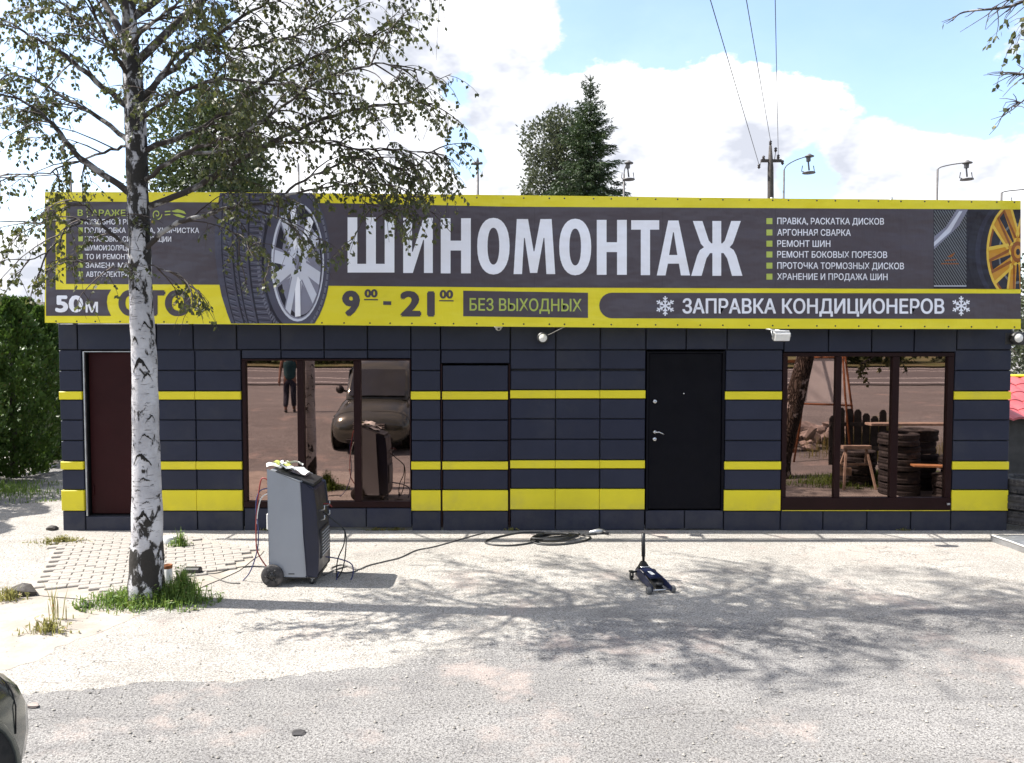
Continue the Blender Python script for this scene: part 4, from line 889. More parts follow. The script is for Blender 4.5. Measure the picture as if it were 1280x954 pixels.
# ------------------------------------------------------------------ trees
class Leaves:
    def __init__(s): s.v = []; s.f = []
    def leaf(s, p, l, wd, down=1.):
        a_ = U(0, 6.283); t = Vector((math.cos(a_) * .55, math.sin(a_) * .55, -down * U(.3, 1.2) + U(-.2, .2))).normalized()
        n = t.orthogonal().normalized(); n.rotate(Matrix.Rotation(U(0, 6.283), 3, t)); o = len(s.v)
        m_ = p + t * l * .45
        s.v += [tuple(p), tuple(m_ + n * wd * .5), tuple(p + t * l), tuple(m_ - n * wd * .5)]; s.f.append((o, o + 1, o + 2, o + 3))
def limb_path(pts, n=5): return curvy(pts, n)
def at_len(path, u):
    k = u * (len(path) - 1); i = min(int(k), len(path) - 2); return path[i].lerp(path[i + 1], k - i), (path[i + 1] - path[i]).normalized()
def grow(path, L_, tw, n2, len2, n3, len3, leaf, droop=.7, start=.22, lpt=1.):
    """secondary branches along a limb, drooping twigs with leaves along those"""
    for k in range(n2):
        u = start + (1 - start) * (k + rnd()) / n2; p, t = at_len(path, min(.999, u))
        side = t.cross(Vector((0, 0, 1))); side = side.normalized() if side.length > .1 else Vector((1, 0, 0))
        d_ = (t * U(.3, .9) + side * U(-1, 1) + Vector((0, 0, U(-.35, .6)))).normalized(); l2 = len2 * U(.5, 1.25) * (1.15 - .5 * u)
        sec = [p]; dd = d_.copy()
        for i in range(5): dd = (dd + Vector((U(-.18, .18), U(-.18, .18), -.20 * droop + U(-.1, .05)))).normalized(); sec.append(sec[-1] + dd * l2 / 5)
        tw.tube(sec, [.009, .008, .006, .005, .004, .003], 3, False)
        for j in range(n3):
            q_, t2 = at_len(sec, U(.15, 1)); d3 = (t2 * .6 + Vector((U(-.8, .8), U(-.8, .8), U(-.5, .25)))).normalized(); l3 = len3 * U(.4, 1.3); tp = [q_]
            for i in range(4): d3 = (d3 + Vector((U(-.1, .1), U(-.1, .1), -.42 * droop))).normalized(); tp.append(tp[-1] + d3 * l3 / 4)
            tw.tube(tp, [.0035, .003, .0025, .002, .0015], 3, False)
            nl = int(l3 * 34 * lpt * U(.5, 1.2))
            for i in range(nl):
                q3, _t = at_len(tp, U(.12, 1)); L_.leaf(q3 + Vector((U(-.02, .02), U(-.02, .02), U(-.02, .01))), leaf * U(.65, 1.2), leaf * U(.6, .85))
random.seed(21)
birch = empty('birch_tree', (TBX, TBY, 0), 'white-barked birch in front of the shop at the left, its crown hanging over the banner', 'birch tree')
def tp(px, py, dy_=0): return P(px, py, TBY + dy_)
bo = Vector((TBX, TBY, 0))
tr = [tp(184, 756), tp(183, 735), tp(183.5, 700), tp(184, 640), tp(182.5, 560), tp(181.5, 500), tp(180, 440), tp(176.5, 380), tp(174.5, 300), tp(172, 240), tp(170.5, 180), tp(167.5, 120), tp(163, 60), tp(160.5, 0)]
rr = [.178, .162, .150, .135, .120, .114, .110, .102, .094, .093, .094, .088, .072, .058]
top_ = tr[-1]
for i, (dx, dz, r_) in enumerate(((-.05, .6, .06), (.02, 1.4, .05), (.1, 2.4, .04), (.05, 3.4, .028), (.15, 4.6, .012))): tr.append(top_ + Vector((dx, .1 * i, dz))); rr.append(r_)
b = MB(); b.mat('bark'); sp = curvy(tr, 4); rs = []
for i in range(len(sp)): k = i / 4; j = min(int(k), len(rr) - 2); rs.append((rr[j] + (rr[j + 1] - rr[j]) * (k - j)) * (1 + .02 * math.sin(i * 1.7) + U(-.015, .015)))
b.tube(sp, rs, 20); ob = b.build('trunk', birch); ob.location = -bo
# chevron scars seen on the bark
scars = [(184, 455, 20, 15, 6), (190, 474, 13, 10, 4), (193, 520, 12, 9, 3), (189, 546, 15, 9, 4), (184, 575, 22, 13, 5), (176, 425, 14, 14, 5), (170, 395, 11, 10, 4), (192, 600, 12, 4, 3), (184, 640, 17, 12, 7), (171, 488, 7, 4, 1.5), (172, 562, 8, 12, 2), (170, 530, 7, 10, 2), (182, 610, 9, 2, 1.6), (174, 622, 9, 2, 1.6), (190, 623, 10, 2, 1.6), (188, 385, 15, 12, 5), (176, 365, 12, 8, 4), (186, 410, 15, 12, 4), (184, 345, 16, 9, 5), (176, 325, 14, 7, 3), (182, 300, 13, 10, 4), (172, 280, 12, 8, 3), (186, 268, 12, 12, 5)]
b = MB(); b.mat('scar')
def tz_at(z_):
    for i in range(len(sp) - 1):
        if sp[i].z <= z_ <= sp[i + 1].z: u = (z_ - sp[i].z) / (sp[i + 1].z - sp[i].z); return sp[i].lerp(sp[i + 1], u), rs[i] + (rs[i + 1] - rs[i]) * u
    return sp[0], rs[0]
mpp = (TBY - CAM_Y) / F
def scar(z0, th0, hw, hh, wd):
    N_ = 16; vs_ = []; pw = U(1.1, 1.9); sk = U(-.45, .45)
    for i in range(N_ + 1):
        u = -1 + 2 * i / N_; z_ = z0 + hh * (.5 - abs(u + sk * (1 - abs(u))) ** pw) + U(-.006, .006); w_ = wd * (1.0 - .75 * abs(u)) * U(.45, 1.35)
        for s_ in (.5, -.5):
            zz = z_ + s_ * w_; c_, r_ = tz_at(zz); th = th0 + u * hw / r_; vs_.append((c_.x + math.sin(th) * (r_ + .0035), c_.y - math.cos(th) * (r_ + .0035), zz))
    b.add(vs_, [(2 * i, 2 * i + 1, 2 * i + 3, 2 * i + 2) for i in range(N_)], True)
for px, py, wx, hy_, th in scars:
    q = tp(px, py); c_, r_ = tz_at(q.z); s_ = max(-.85, min(.85, (q.x - c_.x) / r_)); kk = U(.5, 1.15) if py < 440 else 1.
    if py > 440 or rnd() < .6: scar(q.z + U(-.03, .03), math.asin(s_) + U(-.25, .25), wx * mpp / 2 * kk, hy_ * mpp * kk, th * mpp * U(.7, 1.5))
for k in range(50): scar(U(.3, 5.5), U(1.2, 5), U(.02, .08), U(.01, .08), U(.01, .04))
for k in range(90): scar(U(.5, 4.5), U(-1.2, 1.2), U(.01, .03), U(-.004, .004), U(.003, .009))
ob = b.build('bark_scar', birch, kind='stuff'); ob.location = -bo
LV = Leaves(); TW = MB(); TW.mat('twig'); TW.smooth = True
limbs = [  # pixel track, depth drift, base radius, density
    ([(156, 136), (112, 95), (75, 66), (40, 46), (-10, 15)], -.5, .040, 1.0), ([(160, 182), (122, 146), (80, 122), (40, 99), (-15, 86)], .7, .036, 1.0),
    ([(156, 242), (108, 203), (72, 162), (38, 132), (-12, 112)], -.3, .045, .9), ([(160, 100), (148, 55), (126, 12), (110, -30)], .5, .035, .9),
    ([(158, 98), (137, 55), (112, 5), (95, -40)], -.8, .032, .8), ([(180, 128), (216, 86), (262, 50), (325, 8), (360, -20)], .3, .040, 1.5),
    ([(178, 152), (214, 122), (270, 101), (352, 106), (420, 120)], -.4, .032, 1.5), ([(186, 190), (250, 160), (300, 128), (352, 90), (420, 62), (500, 30)], .6, .038, 1.6),
    ([(184, 315), (215, 283), (262, 266), (300, 258), (352, 246), (420, 232), (485, 232)], -.35, .034, 1.4), ([(186, 262), (240, 235), (300, 200), (352, 172), (430, 140), (500, 130), (540, 128)], .2, .042, 1.7),
    ([(166, 318), (132, 287), (100, 276), (50, 278), (-10, 277)], -.5, .026, .75), ([(134, 288), (112, 262), (88, 250)], -.6, .016, .5),
    ([(100, 277), (82, 290), (50, 320), (-5, 326)], -.55, .018, .55), ([(310, 195), (380, 178), (440, 185), (500, 188), (545, 190)], .1, .022, 1.5),
    ([(262, 266), (290, 290), (310, 310), (340, 325)], -.4, .012, .9), ([(300, 258), (340, 270), (370, 285), (395, 300)], -.5, .012, 1.0), ([(350, 247), (400, 215), (455, 200), (510, 215)], -.2, .018, 1.5), ([(420, 225), (442, 238), (458, 255), (470, 275)], -.4, .008, 1.2), ([(485, 235), (510, 255), (530, 275)], -.3, .008, 1.2), ([(168, 40), (230, 5), (290, -30)], .6, .02, 1.2), ([(162, 80), (100, 30), (60, -20)], .9, .02, 1.2),
    ([(160, 60), (200, 20), (250, -20)], -1.0, .03, 1.4), ([(158, 180), (130, 190), (60, 215), (10, 218)], .3, .022, .8), ([(190, 140), (230, 60), (300, 60), (380, 40), (440, 20)], .9, .03, 1.6),
    ([(186, 230), (230, 190), (280, 175), (330, 150), (400, 100), (470, 80), (520, 90)], -.7, .030, 1.5), ([(182, 330), (200, 335), (225, 345), (240, 360)], -.4, .010, .6), ([(166, 340), (150, 335), (120, 330), (95, 325)], -.4, .010, .5)]
for pts, drift, r0, den_ in limbs:
    n = len(pts); pa = [tp(px, py, drift * (i / (n - 1)) ** .8 + .0) for i, (px, py) in enumerate(pts)]
    c_, _r = tz_at(pa[0].z)
    if r0 > .019: pa[0] = c_.lerp(pa[0], .35)
    pa = limb_path(pa, 6); ln_ = sum((pa[i + 1] - pa[i]).length for i in range(len(pa) - 1))
    for i in range(1, len(pa)): pa[i] = pa[i] + Vector((U(-.012, .012), U(-.02, .02), U(-.012, .012)))
    b_ = MB(); b_.mat('limb'); b_.tube(pa, [r0 * .74 * (1 - .82 * i / (len(pa) - 1)) for i in range(len(pa))], 8); o_ = b_.build('branch', birch); o_.location = -bo
    ov = pts[-1][1] > 225 or pts[0][1] > 250      # limbs in front of the banner are sparser
    grow(pa, LV, TW, int((4.2 if ov else 5.6) * ln_ * max(.95, den_)) + 2, .55 if ov else .68, 5, .27 if ov else .34, .048, .55, .2, 1.05 if ov else 1.22)
for k in range(40):      # upper crown above the picture
    z_ = 4.9 + 5.2 * (k + rnd()) / 40; c_, r_ = tz_at(z_); a_ = k * 2.399 + U(-.3, .3); L1 = (2.9 - (z_ - 4.6) * .32) * U(.75, 1.15)
    e_ = c_ + Vector((math.cos(a_) * L1, math.sin(a_) * L1 * .50 + .35, L1 * U(.25, .75))); md = c_.lerp(e_, .5) + Vector((0, 0, .15 * L1))
    pa = limb_path([c_, md, e_, e_ + (e_ - md) * .3 - Vector((0, 0, .5))], 5); b_ = MB(); b_.mat('limb'); b_.tube(pa, [.036 * (1 - .85 * i / (len(pa) - 1)) * (1.15 - (z_ - 4.6) / 7) for i in range(len(pa))], 6); o_ = b_.build('branch', birch); o_.location = -bo
    grow(pa, LV, TW, int(3.9 * L1), .72, 5, .45, .052, .75, .3, .66)
zc = tp(0, 392).z; LV.f = [f_ for f_ in LV.f if LV.v[f_[0]][2] > zc or rnd() < .12]
ob = TW.build('twigs', birch, kind='stuff'); ob.location = -bo
b = MB(); b.mat('birchleaf'); b.v = LV.v; b.f = LV.f; b.mi = [0] * len(LV.f); b.sm = [False] * len(LV.f); ob = b.build('crown', birch, kind='stuff'); ob.location = -bo
print('birch leaves', len(LV.f))

# second birch, right of the picture: trunk seen in the right window, twigs at the top right corner
LV = Leaves(); TW = MB(); TW.mat('twig'); TW.smooth = True
b0 = Vector((4.95, -4.1, 0)); t2 = empty('birch_tree', b0, 'leaning rough-barked birch whose bare twigs reach in at the top right corner', 'birch tree')
tr2 = [b0, b0 + Vector((.02, 0, .4)), b0 + Vector((.30, 0, 1.5)), b0 + Vector((.50, .1, 2.6)), b0 + Vector((.72, .2, 4.2)), b0 + Vector((.9, .2, 6)), b0 + Vector((1., .2, 8.5))]
b = MB(); b.mat('oldbark'); b.tube(curvy(tr2, 4), [.25 - .2 * (i / 24) ** .9 for i in range(25)], 16); ob = b.build('trunk', t2); ob.location = -b0
tw_l = [([(1500, 40), (1400, 10), (1330, -8), (1280, 4), (1252, 12), (1215, 8), (1193, 24)], .02, 0), ([(1400, 10), (1330, 20), (1290, 2), (1262, 2), (1240, 10)], .012, 0), ([(1480, 130), (1380, 100), (1310, 92), (1280, 88), (1268, 95), (1255, 92)], .014, 0), ([(1310, 92), (1290, 120), (1276, 128), (1256, 138)], .008, 0),
        ([(1480, 200), (1420, 110), (1350, 60), (1300, 50)], .02, 1)]
for pts, r0, lf in tw_l:
    pa = limb_path([P(px, py, -4.1) + Vector((0, U(-.1, .1), 0)) for px, py in pts], 5)
    if pts[0][0] >= 1480: pa = [b0 + Vector((.75, .2, pa[0].z - .5))] + pa
    b_ = MB(); b_.mat('limb'); b_.tube(pa, [r0 * (1 - .8 * i / (len(pa) - 1)) for i in range(len(pa))], 6); o_ = b_.build('branch', t2); o_.location = -b0
    for k in range(14):
        p_, t_ = at_len(pa, U(.45, 1)); d_ = (t_ * .6 + Vector((U(-.8, .4), U(-.6, .6), U(-.9, .5)))).normalized(); l_ = U(.06, .30); s_ = [p_]
        for i in range(3): d_ = (d_ + Vector((U(-.35, .35), U(-.3, .3), U(-.4, .2)))).normalized(); s_.append(s_[-1] + d_ * l_ / 3)
        TW.tube(s_, [.005, .004, .003, .002], 3, False)
        if rnd() < .3: LV.leaf(s_[-1], .05, .035)
for k in range(26):
    z_ = 3.4 + 5 * (k + rnd()) / 26; a_ = k * 2.4; L1 = 2.2 * U(.6, 1.1); c_ = b0 + Vector((.72 + (z_ - 4) * .08, .2, z_)); dx = math.cos(a_) * L1
    if dx < 0: dx *= .1
    e_ = c_ + Vector((dx, math.sin(a_) * L1, L1 * U(.1, .6))); pa = limb_path([c_, c_.lerp(e_, .5) + Vector((0, 0, .2)), e_], 5)
    b_ = MB(); b_.mat('limb'); b_.tube(pa, [.03 * (1 - .8 * i / (len(pa) - 1)) for i in range(len(pa))], 5); o_ = b_.build('branch', t2); o_.location = -b0
    grow(pa, LV, TW, int(4 * L1), .6, 5, .45, .07, .9, .3, .8)
# low leafy branch reflected in the right window
pa = limb_path([b0 + Vector((.6, .1, 3.4)), b0 + Vector((1.4, .1, 2.9)), b0 + Vector((2.0, .1, 2.5)), b0 + Vector((1.5, .0, 2.1))], 5); b_ = MB(); b_.mat('limb'); b_.tube(pa, .012, 5); o_ = b_.build('branch', t2); o_.location = -b0
grow(pa, LV, TW, 7, .5, 4, .35, .085, .8, .3, 1)
ob = TW.build('twigs', t2, kind='stuff'); ob.location = -b0
b = MB(); b.mat('birchleaf'); b.v = LV.v; b.f = LV.f; b.mi = [0] * len(LV.f); b.sm = [False] * len(LV.f); ob = b.build('crown', t2, kind='stuff'); ob.location = -b0

def leaf_mass(clumps, n, size, mat, parent, name='crown', asp=.6, up=0., org=None, kind='stuff'):
    """clumps: (centre, (rx, ry, rz)); leaves concentrated toward clump shells with sprays"""
    b_ = MB(); b_.mat(mat); tot = sum(c_[1][0] * c_[1][2] for c_ in clumps); V = []; Fc = []
    for (ct, rad) in clumps:
        m_ = int(n * rad[0] * rad[2] / tot)
        for k in range(m_):
            d_ = Vector((random.gauss(0, 1), random.gauss(0, 1), random.gauss(0, 1))).normalized(); q_ = (.35 + .65 * rnd() ** .5) * (1 + .18 * math.sin(d_.x * 7 + ct[0] * 3) * math.sin(d_.z * 6 + ct[2]) + U(-.08, .14))
            p_ = Vector((ct[0] + d_.x * rad[0] * q_, ct[1] + d_.y * rad[1] * q_, ct[2] + d_.z * rad[2] * q_))
            t_ = (d_ * .5 + Vector((U(-1, 1), U(-1, 1), U(-1, 1) + up))).normalized(); nn = t_.orthogonal().normalized(); nn.rotate(Matrix.Rotation(U(0, 6.28), 3, t_)); l_ = size * U(.5, 1.3); o_ = len(V)
            V += [tuple(p_), tuple(p_ + t_ * l_ * .5 + nn * l_ * asp * .5), tuple(p_ + t_ * l_), tuple(p_ + t_ * l_ * .5 - nn * l_ * asp * .5)]; Fc.append((o_, o_ + 1, o_ + 2, o_ + 3))
    b_.v = V; b_.f = Fc; b_.mi = [0] * len(Fc); b_.sm = [False] * len(Fc); o_ = b_.build(name, parent, kind=kind)
    if parent: o_.location = -Vector(parent.location)
    return o_
def broad_tree(name, x, y, top, rad, n, size, mat, label, z0=2., lumps=16, trunk_r=.16, group=None):
    t_ = empty(name, (x, y, 0), label, 'tree', group); b_ = MB(); b_.mat('polewood')
    b_.tube([(x, y, 0), (x + .1, y, top * .45), (x, y, top * .8)], [trunk_r, trunk_r * .7, trunk_r * .25], 8)
    cl = []; cz = (z0 + top) / 2; hz = (top - z0) / 2
    for k in range(lumps):
        a_ = k * 2.4; u = (k + .5) / lumps; z_ = z0 + (top - z0) * (.06 + .88 * u); prof = math.sin(math.pi * min(1, max(0, (z_ - z0) / (top - z0) * .85 + .12))) ** .6
        rr_ = rad * .55 * prof; q_ = (x + math.cos(a_) * rr_, y + math.sin(a_) * rr_, z_); s_ = rad * U(.38, .6) * (.5 + .5 * prof); cl.append((q_, (s_, s_, s_ * 1.1)))
        b_.tube([(x, y, z_ - rad * .5), q_], [trunk_r * .35, .02], 5)
    o_ = b_.build('trunk', t_); o_.location = -Vector(t_.location)
    leaf_mass(cl, n, size, mat, t_, up=.2); return t_
random.seed(5)
# tall spruce behind the roof
def spruce(x, y, H, rad, label, mat='spruce', n_wh=36, seed=3):
    random.seed(seed); t_ = empty('spruce_tree', (x, y, 0), label, 'spruce tree'); b_ = MB(); b_.mat('polewood'); b_.tube([(x, y, 0), (x, y, H * .5), (x, y, H)], [.26, .16, .012], 8)
    V = []; Fc = []
    def needle(p_, d_, l_, wd):
        nn = d_.orthogonal().normalized(); nn.rotate(Matrix.Rotation(U(0, 6.28), 3, d_)); o_ = len(V); V.extend([tuple(p_ - nn * wd), tuple(p_ + nn * wd), tuple(p_ + d_ * l_)]); Fc.append((o_, o_ + 1, o_ + 2))
    for k in range(n_wh):
        u = (k + rnd() * .4) / n_wh; z_ = H * (.30 + .695 * u ** .9); f_ = max(.0, (H - z_) / (H * .7)); L_ = rad * .92 * (f_ ** .62) * U(.75, 1.2) + .05; nb_ = 9 if u < .85 else 5
        for j in range(nb_):
            a_ = j * 6.283 / nb_ + k * 1.1 + U(-.25, .25); up_ = .9 if u > .88 else (.15 if u > .6 else -.18); ll = L_ * U(.5, 1.35)
            d_ = Vector((math.cos(a_), math.sin(a_), up_)).normalized(); e_ = Vector((x, y, z_)) + d_ * ll + Vector((0, 0, .10 * ll)); s0 = Vector((x, y, z_)); b_.tube([s0, e_], [.03 * f_ + .006, .006], 3, False)
            m_ = int(ll * 70 * 1.5) + 3
            for i in range(m_):
                v_ = (i + rnd()) / m_; p_ = s0.lerp(e_, .12 + .9 * v_) if u < .9 else s0.lerp(e_, v_); sp_ = .30 * (1 - .55 * v_) * min(1, ll)
                p_ = p_ + Vector((U(-sp_, sp_), U(-sp_, sp_), U(-.8, .3) * sp_)); dd = (d_ * .7 + Vector((U(-.7, .7), U(-.7, .7), U(-.7, .3)))).normalized(); needle(p_, dd, U(.14, .3) * (.4 + .6 * min(1, f_ * 3)),   .030 if u < .95 else .018)
    for k in range(20): p_ = Vector((x, y, H - U(0, 1.3))); needle(p_, Vector((U(-.5, .5), U(-.5, .5), 1)).normalized(), .3, .015)
    o_ = b_.build('trunk', t_); o_.location = -Vector(t_.location)
    b2_ = MB(); b2_.mat(mat); b2_.v = V; b2_.f = Fc; b2_.mi = [0] * len(Fc); b2_.sm = [False] * len(Fc); o_ = b2_.build('crown', t_, kind='stuff'); o_.location = -Vector(t_.location)
q = P(738, 95, 30); spruce(q.x, 30, q.z, 2.55, 'tall pointed spruce rising behind the roof in the middle')
q = P(697, 132, 33); random.seed(11); broad_tree('silver_tree', q.x, 33, q.z, 2.4, 24000, .20, 'poplar', 'greyish-green tree with rounded crown left of the spruce', 4, 20)
q = P(262, 96, 15); broad_tree('dark_tree', q.x, 15, q.z, 2.5, 27000, .16, 'darkleaf', 'dense dark tree standing behind the shop at the left, seen through the birch', 1.5, 22)
q = P(330, 170, 18); broad_tree('dark_tree', q.x - .9, 18, q.z, 1.6, 8000, .16, 'darkleaf', 'lower dark tree just right of the dense dark tree behind the birch', 1.5, 14)
# thuja hedge on the left
def thuja(px, Y, py, rad, label, seed, n=15000):
    random.seed(seed); q_ = P(px, py, Y); H = q_.z; x = q_.x; g0 = gz(x, Y); t_ = empty('thuja', (x, Y, g0), label, 'thuja', 'thuja hedge left of the shop'); b_ = MB(); b_.mat('polewood'); b_.tube([(0, 0, 0), (0, 0, (H - g0) * .9)], [.07, .02], 6); b_.build('trunk', t_)
    V = []; Fc = []; Hh = H - g0
    for k in range(n):
        u = rnd() ** 1.05; a_ = U(0, 6.283); prof = (math.sin(math.pi * min(1, (u * .86 + .13))) ** .55) * (1 if u < .6 else 1 - .55 * ((u - .6) / .4) ** 1.6)
        rr_ = rad * prof * (.80 + .20 * rnd()) * (1 + .13 * math.sin(a_ * 5 + u * 9 + seed) + .08 * math.sin(a_ * 11 - u * 23)); p_ = Vector((math.cos(a_) * rr_, math.sin(a_) * rr_, .05 + u * Hh * .97))
        t3 = Vector((math.cos(a_) * .55 + U(-.5, .5), math.sin(a_) * .55 + U(-.5, .5), U(.3, 1.3))).normalized(); nn = t3.orthogonal().normalized(); nn.rotate(Matrix.Rotation(U(0, 6.28), 3, t3)); l_ = U(.05, .13); o_ = len(V)
        V += [tuple(p_), tuple(p_ + t3 * l_ * .5 + nn * l_ * .3), tuple(p_ + t3 * l_), tuple(p_ + t3 * l_ * .5 - nn * l_ * .3)]; Fc.append((o_, o_ + 1, o_ + 2, o_ + 3))
    b_ = MB(); b_.mat('thuja'); b_.v = V; b_.f = Fc; b_.mi = [0] * len(Fc); b_.sm = [False] * len(Fc); b_.build('crown', t_, kind='stuff')
thuja(12, 3.6, 372, .78, 'thuja at the left edge, front and widest of the hedge', 1)
thuja(52, 5.4, 384, .66, 'thuja close to the left corner of the shop wall', 2, 13000)
thuja(82, 7.2, 372, .85, 'dark thuja mostly hidden behind the shop corner', 3, 12000)
thuja(-70, 2.6, 360, .8, 'thuja beyond the left edge of the hedge', 4, 7000)
thuja(-170, 1.3, 350, .8, 'thuja left of the picture beside the path', 7, 6000)
thuja(-250, .2, 330, .8, 'thuja left of the picture nearest the yard', 8, 6000)
thuja(32, 7.0, 372, .8, 'dark thuja in the gap between the two front ones', 6, 12000)
q = G(20, 606); random.seed(9)
tuft('hedge_grass', -8.95, 2.35, 1.7, .75, 7000, .16, 'grass', 'green grass strip at the foot of the thuja hedge', z0=0)
# low roof line seen beyond the hedge
t = empty('neighbour_house', (-14, 16, 0), 'low house beyond the hedge, only a strip of its roof showing', 'house')
b = MB(); b.mat('shedwall'); b.box(-5, 3.2, -2.5, 2.5, 0, 2.9); b.build('wall', t); b = MB(); b.mat('polewood'); b.prism([(-2.9, 2.9), (2.9, 2.9), (0, 3.95)], lambda u, v, d_: (-5.3 + d_, u, v), 8.8); b.build('roof', t)

# ------------------------------------------------------------------ right-hand strip beside the shop
t = empty('garden_shed', (8.35, 3.2, 0), 'grey shed with red metal tile roof beside the right end of the shop', 'shed')
b = MB(); b.mat('shedwall'); b.box(0, 4, 0, 2.5, 0, 1.28); b.build('wall', t)
b = MB(); b.mat('redroof')
for r_ in range(5):
    for k in range(16):
        x0, x1 = -.12 + k * .27, .15 + k * .27; z0 = 1.20 + r_ * .13; y0 = -.22 + r_ * .30; pts = []
        n = 6
        for i in range(n + 1): u = i / n; pts.append((x0 + (x1 - x0) * u, y0, z0 + .035 * math.sin(math.pi * u) - .0)); 
        vs_ = [(p[0], p[1], p[2] - .035) for p in pts] + pts + [(p[0], p[1] + .34, p[2] + .13) for p in pts]
        m_ = n + 1; b.add(vs_, [(i, i + 1, i + 1 + m_, i + m_) for i in range(n)] + [(i + m_, i + 1 + m_, i + 1 + 2 * m_, i + 2 * m_) for i in range(n)], False)
b.build('roof', t)
b = MB(); b.mat('yellow'); q = P(1264, 470, 4.5); b.tube([(q.x - .3, 4.5, q.z), (q.x + 4, 4.5, q.z)], .03, 8); b.tube([(q.x + 3.9, 4.5, 0), (q.x + 3.9, 4.5, q.z)], .03, 8); b.tube([(q.x - .3, 4.5, 0), (q.x - .3, 4.5, q.z)], .03, 8); o = b.build('gas_pipe'); tag(o, 'yellow gas pipe running above the red roof at the right edge', 'pipe')
random.seed(31); broad_tree('garden_tree', P(1310, 400, 10).x, 10, 4.6, 1.9, 9000, .13, 'poplar', 'pale leafy tree behind the red-roofed shed at the right edge', .4, 18)
def tyre_mesh(name, r_=.31, w_=.20, rim=.20):
    b_ = MB(); b_.mat('rubber'); h = w_ / 2
    prof = [(rim, -h * .75), (rim + .02, -h * .95), (rim + .05, -h), (r_ - .04, -h * .96), (r_ - .012, -h * .82), (r_, -h * .62)]
    for z_ in (-.35, .0, .35): prof += [(r_, (z_ - .09) * w_), (r_ - .010, (z_ - .06) * w_), (r_ - .010, (z_ + .06) * w_), (r_, (z_ + .09) * w_)]
    prof += [(r_, h * .62), (r_ - .012, h * .82), (r_ - .04, h * .96), (rim + .05, h), (rim + .02, h * .95), (rim, h * .75), (rim - .004, 0), (rim, -h * .75)]
    b_.lathe(prof, (0, 0, 0), (0, 0, 1), 36)
    for k in range(54):      # shoulder blocks
        a_ = k * 2 * math.pi / 54
        for s_ in (-1, 1):
            mtx = Matrix.Rotation(a_, 4, 'Z') @ Matrix.Translation((r_ - .004, 0, s_ * h * .62)); b_.box(-.012, .007, -.011, .011, -.018, .018, 0, mtx)
    return b_.build(name)
ty0 = tyre_mesh('tyre'); tyre_n = [0]
def tyre(x, y, z_, label, group, rx=0, ry=0):
    o_ = ty0 if tyre_n[0] == 0 else ty0.copy()
    if tyre_n[0]: C.objects.link(o_)
    tyre_n[0] += 1; o_.location = (x, y, z_); o_.rotation_euler = (rx, ry, U(0, 6)); o_['label'] = label; o_['category'] = 'tyre'; o_['group'] = group
for k, nm in enumerate(('bottom', 'middle', 'topmost')):
    tyre(6.80 + (.0, -.03, .02)[k], .12 + (.02, 0, .03)[k], .18 + k * .205, nm + ' tyre of the stack beside the right end of the wall', 'tyres stacked at the right end of the wall')
t = empty('metal_ramp', (6.1, -.15, 0), 'low pale metal ramp under the tyre stack at the right edge', 'ramp')
r0, r1, r2, r3 = G(1238, 668, .09), G(1262, 676, .09), G(1345, 706, .09), G(1420, 668, .09)
lp = [(p.x - 6.1, p.y + .15) for p in (r0, r1, r2, r3)]
b = MB(); b.mat('galv'); b.prism(lp, lambda u, v, d_: (u, v, .012 + d_), .068); o = b.build('deck', t); bev(o, .006)
b = MB(); b.mat('whitep')
for a_, c_ in ((0, 1), (1, 2)):
    p0, p1 = Vector((*lp[a_], .085)), Vector((*lp[c_], .085)); b.tube([p0, p1], .012, 6)
b.build('edge_strip', t)

# ------------------------------------------------------------------ poles, lamps and wires behind
def lamp_pole(px, py_top, Y, arm, head, label, thick=.045):
    q_ = P(px, py_top, Y); t_ = empty('street_lamp', (q_.x, Y, 0), label, 'street lamp', 'street lamps behind the shop'); H = q_.z
    b_ = MB(); b_.mat('pole'); b_.tube([(0, 0, 0), (0, 0, H)], [thick * 1.3, thick], 8); b_.build('pole', t_)
    ax, az = arm; b_ = MB(); b_.mat('pole'); b_.tube(curvy([(0, 0, H), (ax * .12, 0, H + az * .35), (ax * .5, 0, H + az * .72), (ax, 0, H + az)], 4), thick * .55, 6); b_.build('arm', t_)
    b_ = MB(); b_.mat('pole')
    e_ = Vector((ax, 0, H + az)); s_ = 1 if ax > 0 else -1
    if head:
        b_.lathe([(.04, .12), (.10, .07), (.20, .02), (.20, -.02), (0, -.02)], e_ + Vector((s_ * .05, 0, -.02)), (0, 0, 1), 10)
        b_.box(e_.x - .07, e_.x + .09, -.06, .06, e_.z - .24, e_.z - .04)
        b_.tube([e_ + Vector((0, 0, -.2)), e_ + Vector((s_ * .05, 0, -.62))], .035, 6)
        for sg in (-1, 1): b_.tube([e_ + Vector((sg * .24, 0, -.42)), e_ + Vector((sg * .28, 0, -.66)), e_ + Vector((0, 0, -.72))], .022, 5)
        b_.lathe([(.0, .03), (.27, .02), (.28, -.03), (0, -.04)], e_ + Vector((s_ * .04, 0, -.72)), (0, 0, 1), 12)
    b_.build('lamp_head', t_); return t_
lamp_pole(980, 213, 24, (1.05, .62), True, 'street lamp with hanging head just right of the wooden power pole')
lamp_pole(1172, 212, 24, (1.25, .30), True, 'street lamp with hanging head near the right end of the banner')
lamp_pole(1252, 241, 24, (2.5, .22), False, 'street lamp arm leaving the picture at the right edge')
lamp_pole(780, 218, 24, (.16, .50), True, 'street lamp seen end-on right of the spruce')
lamp_pole(373, 205, 24, (-.55, .35), False, 'thin lamp pole seen through the birch leaves')
q = P(597, 205, 24); t = empty('street_lamp', (q.x, 24, 0), 'slim pole with small twin-armed head left of the spruce', 'street lamp', 'street lamps behind the shop')
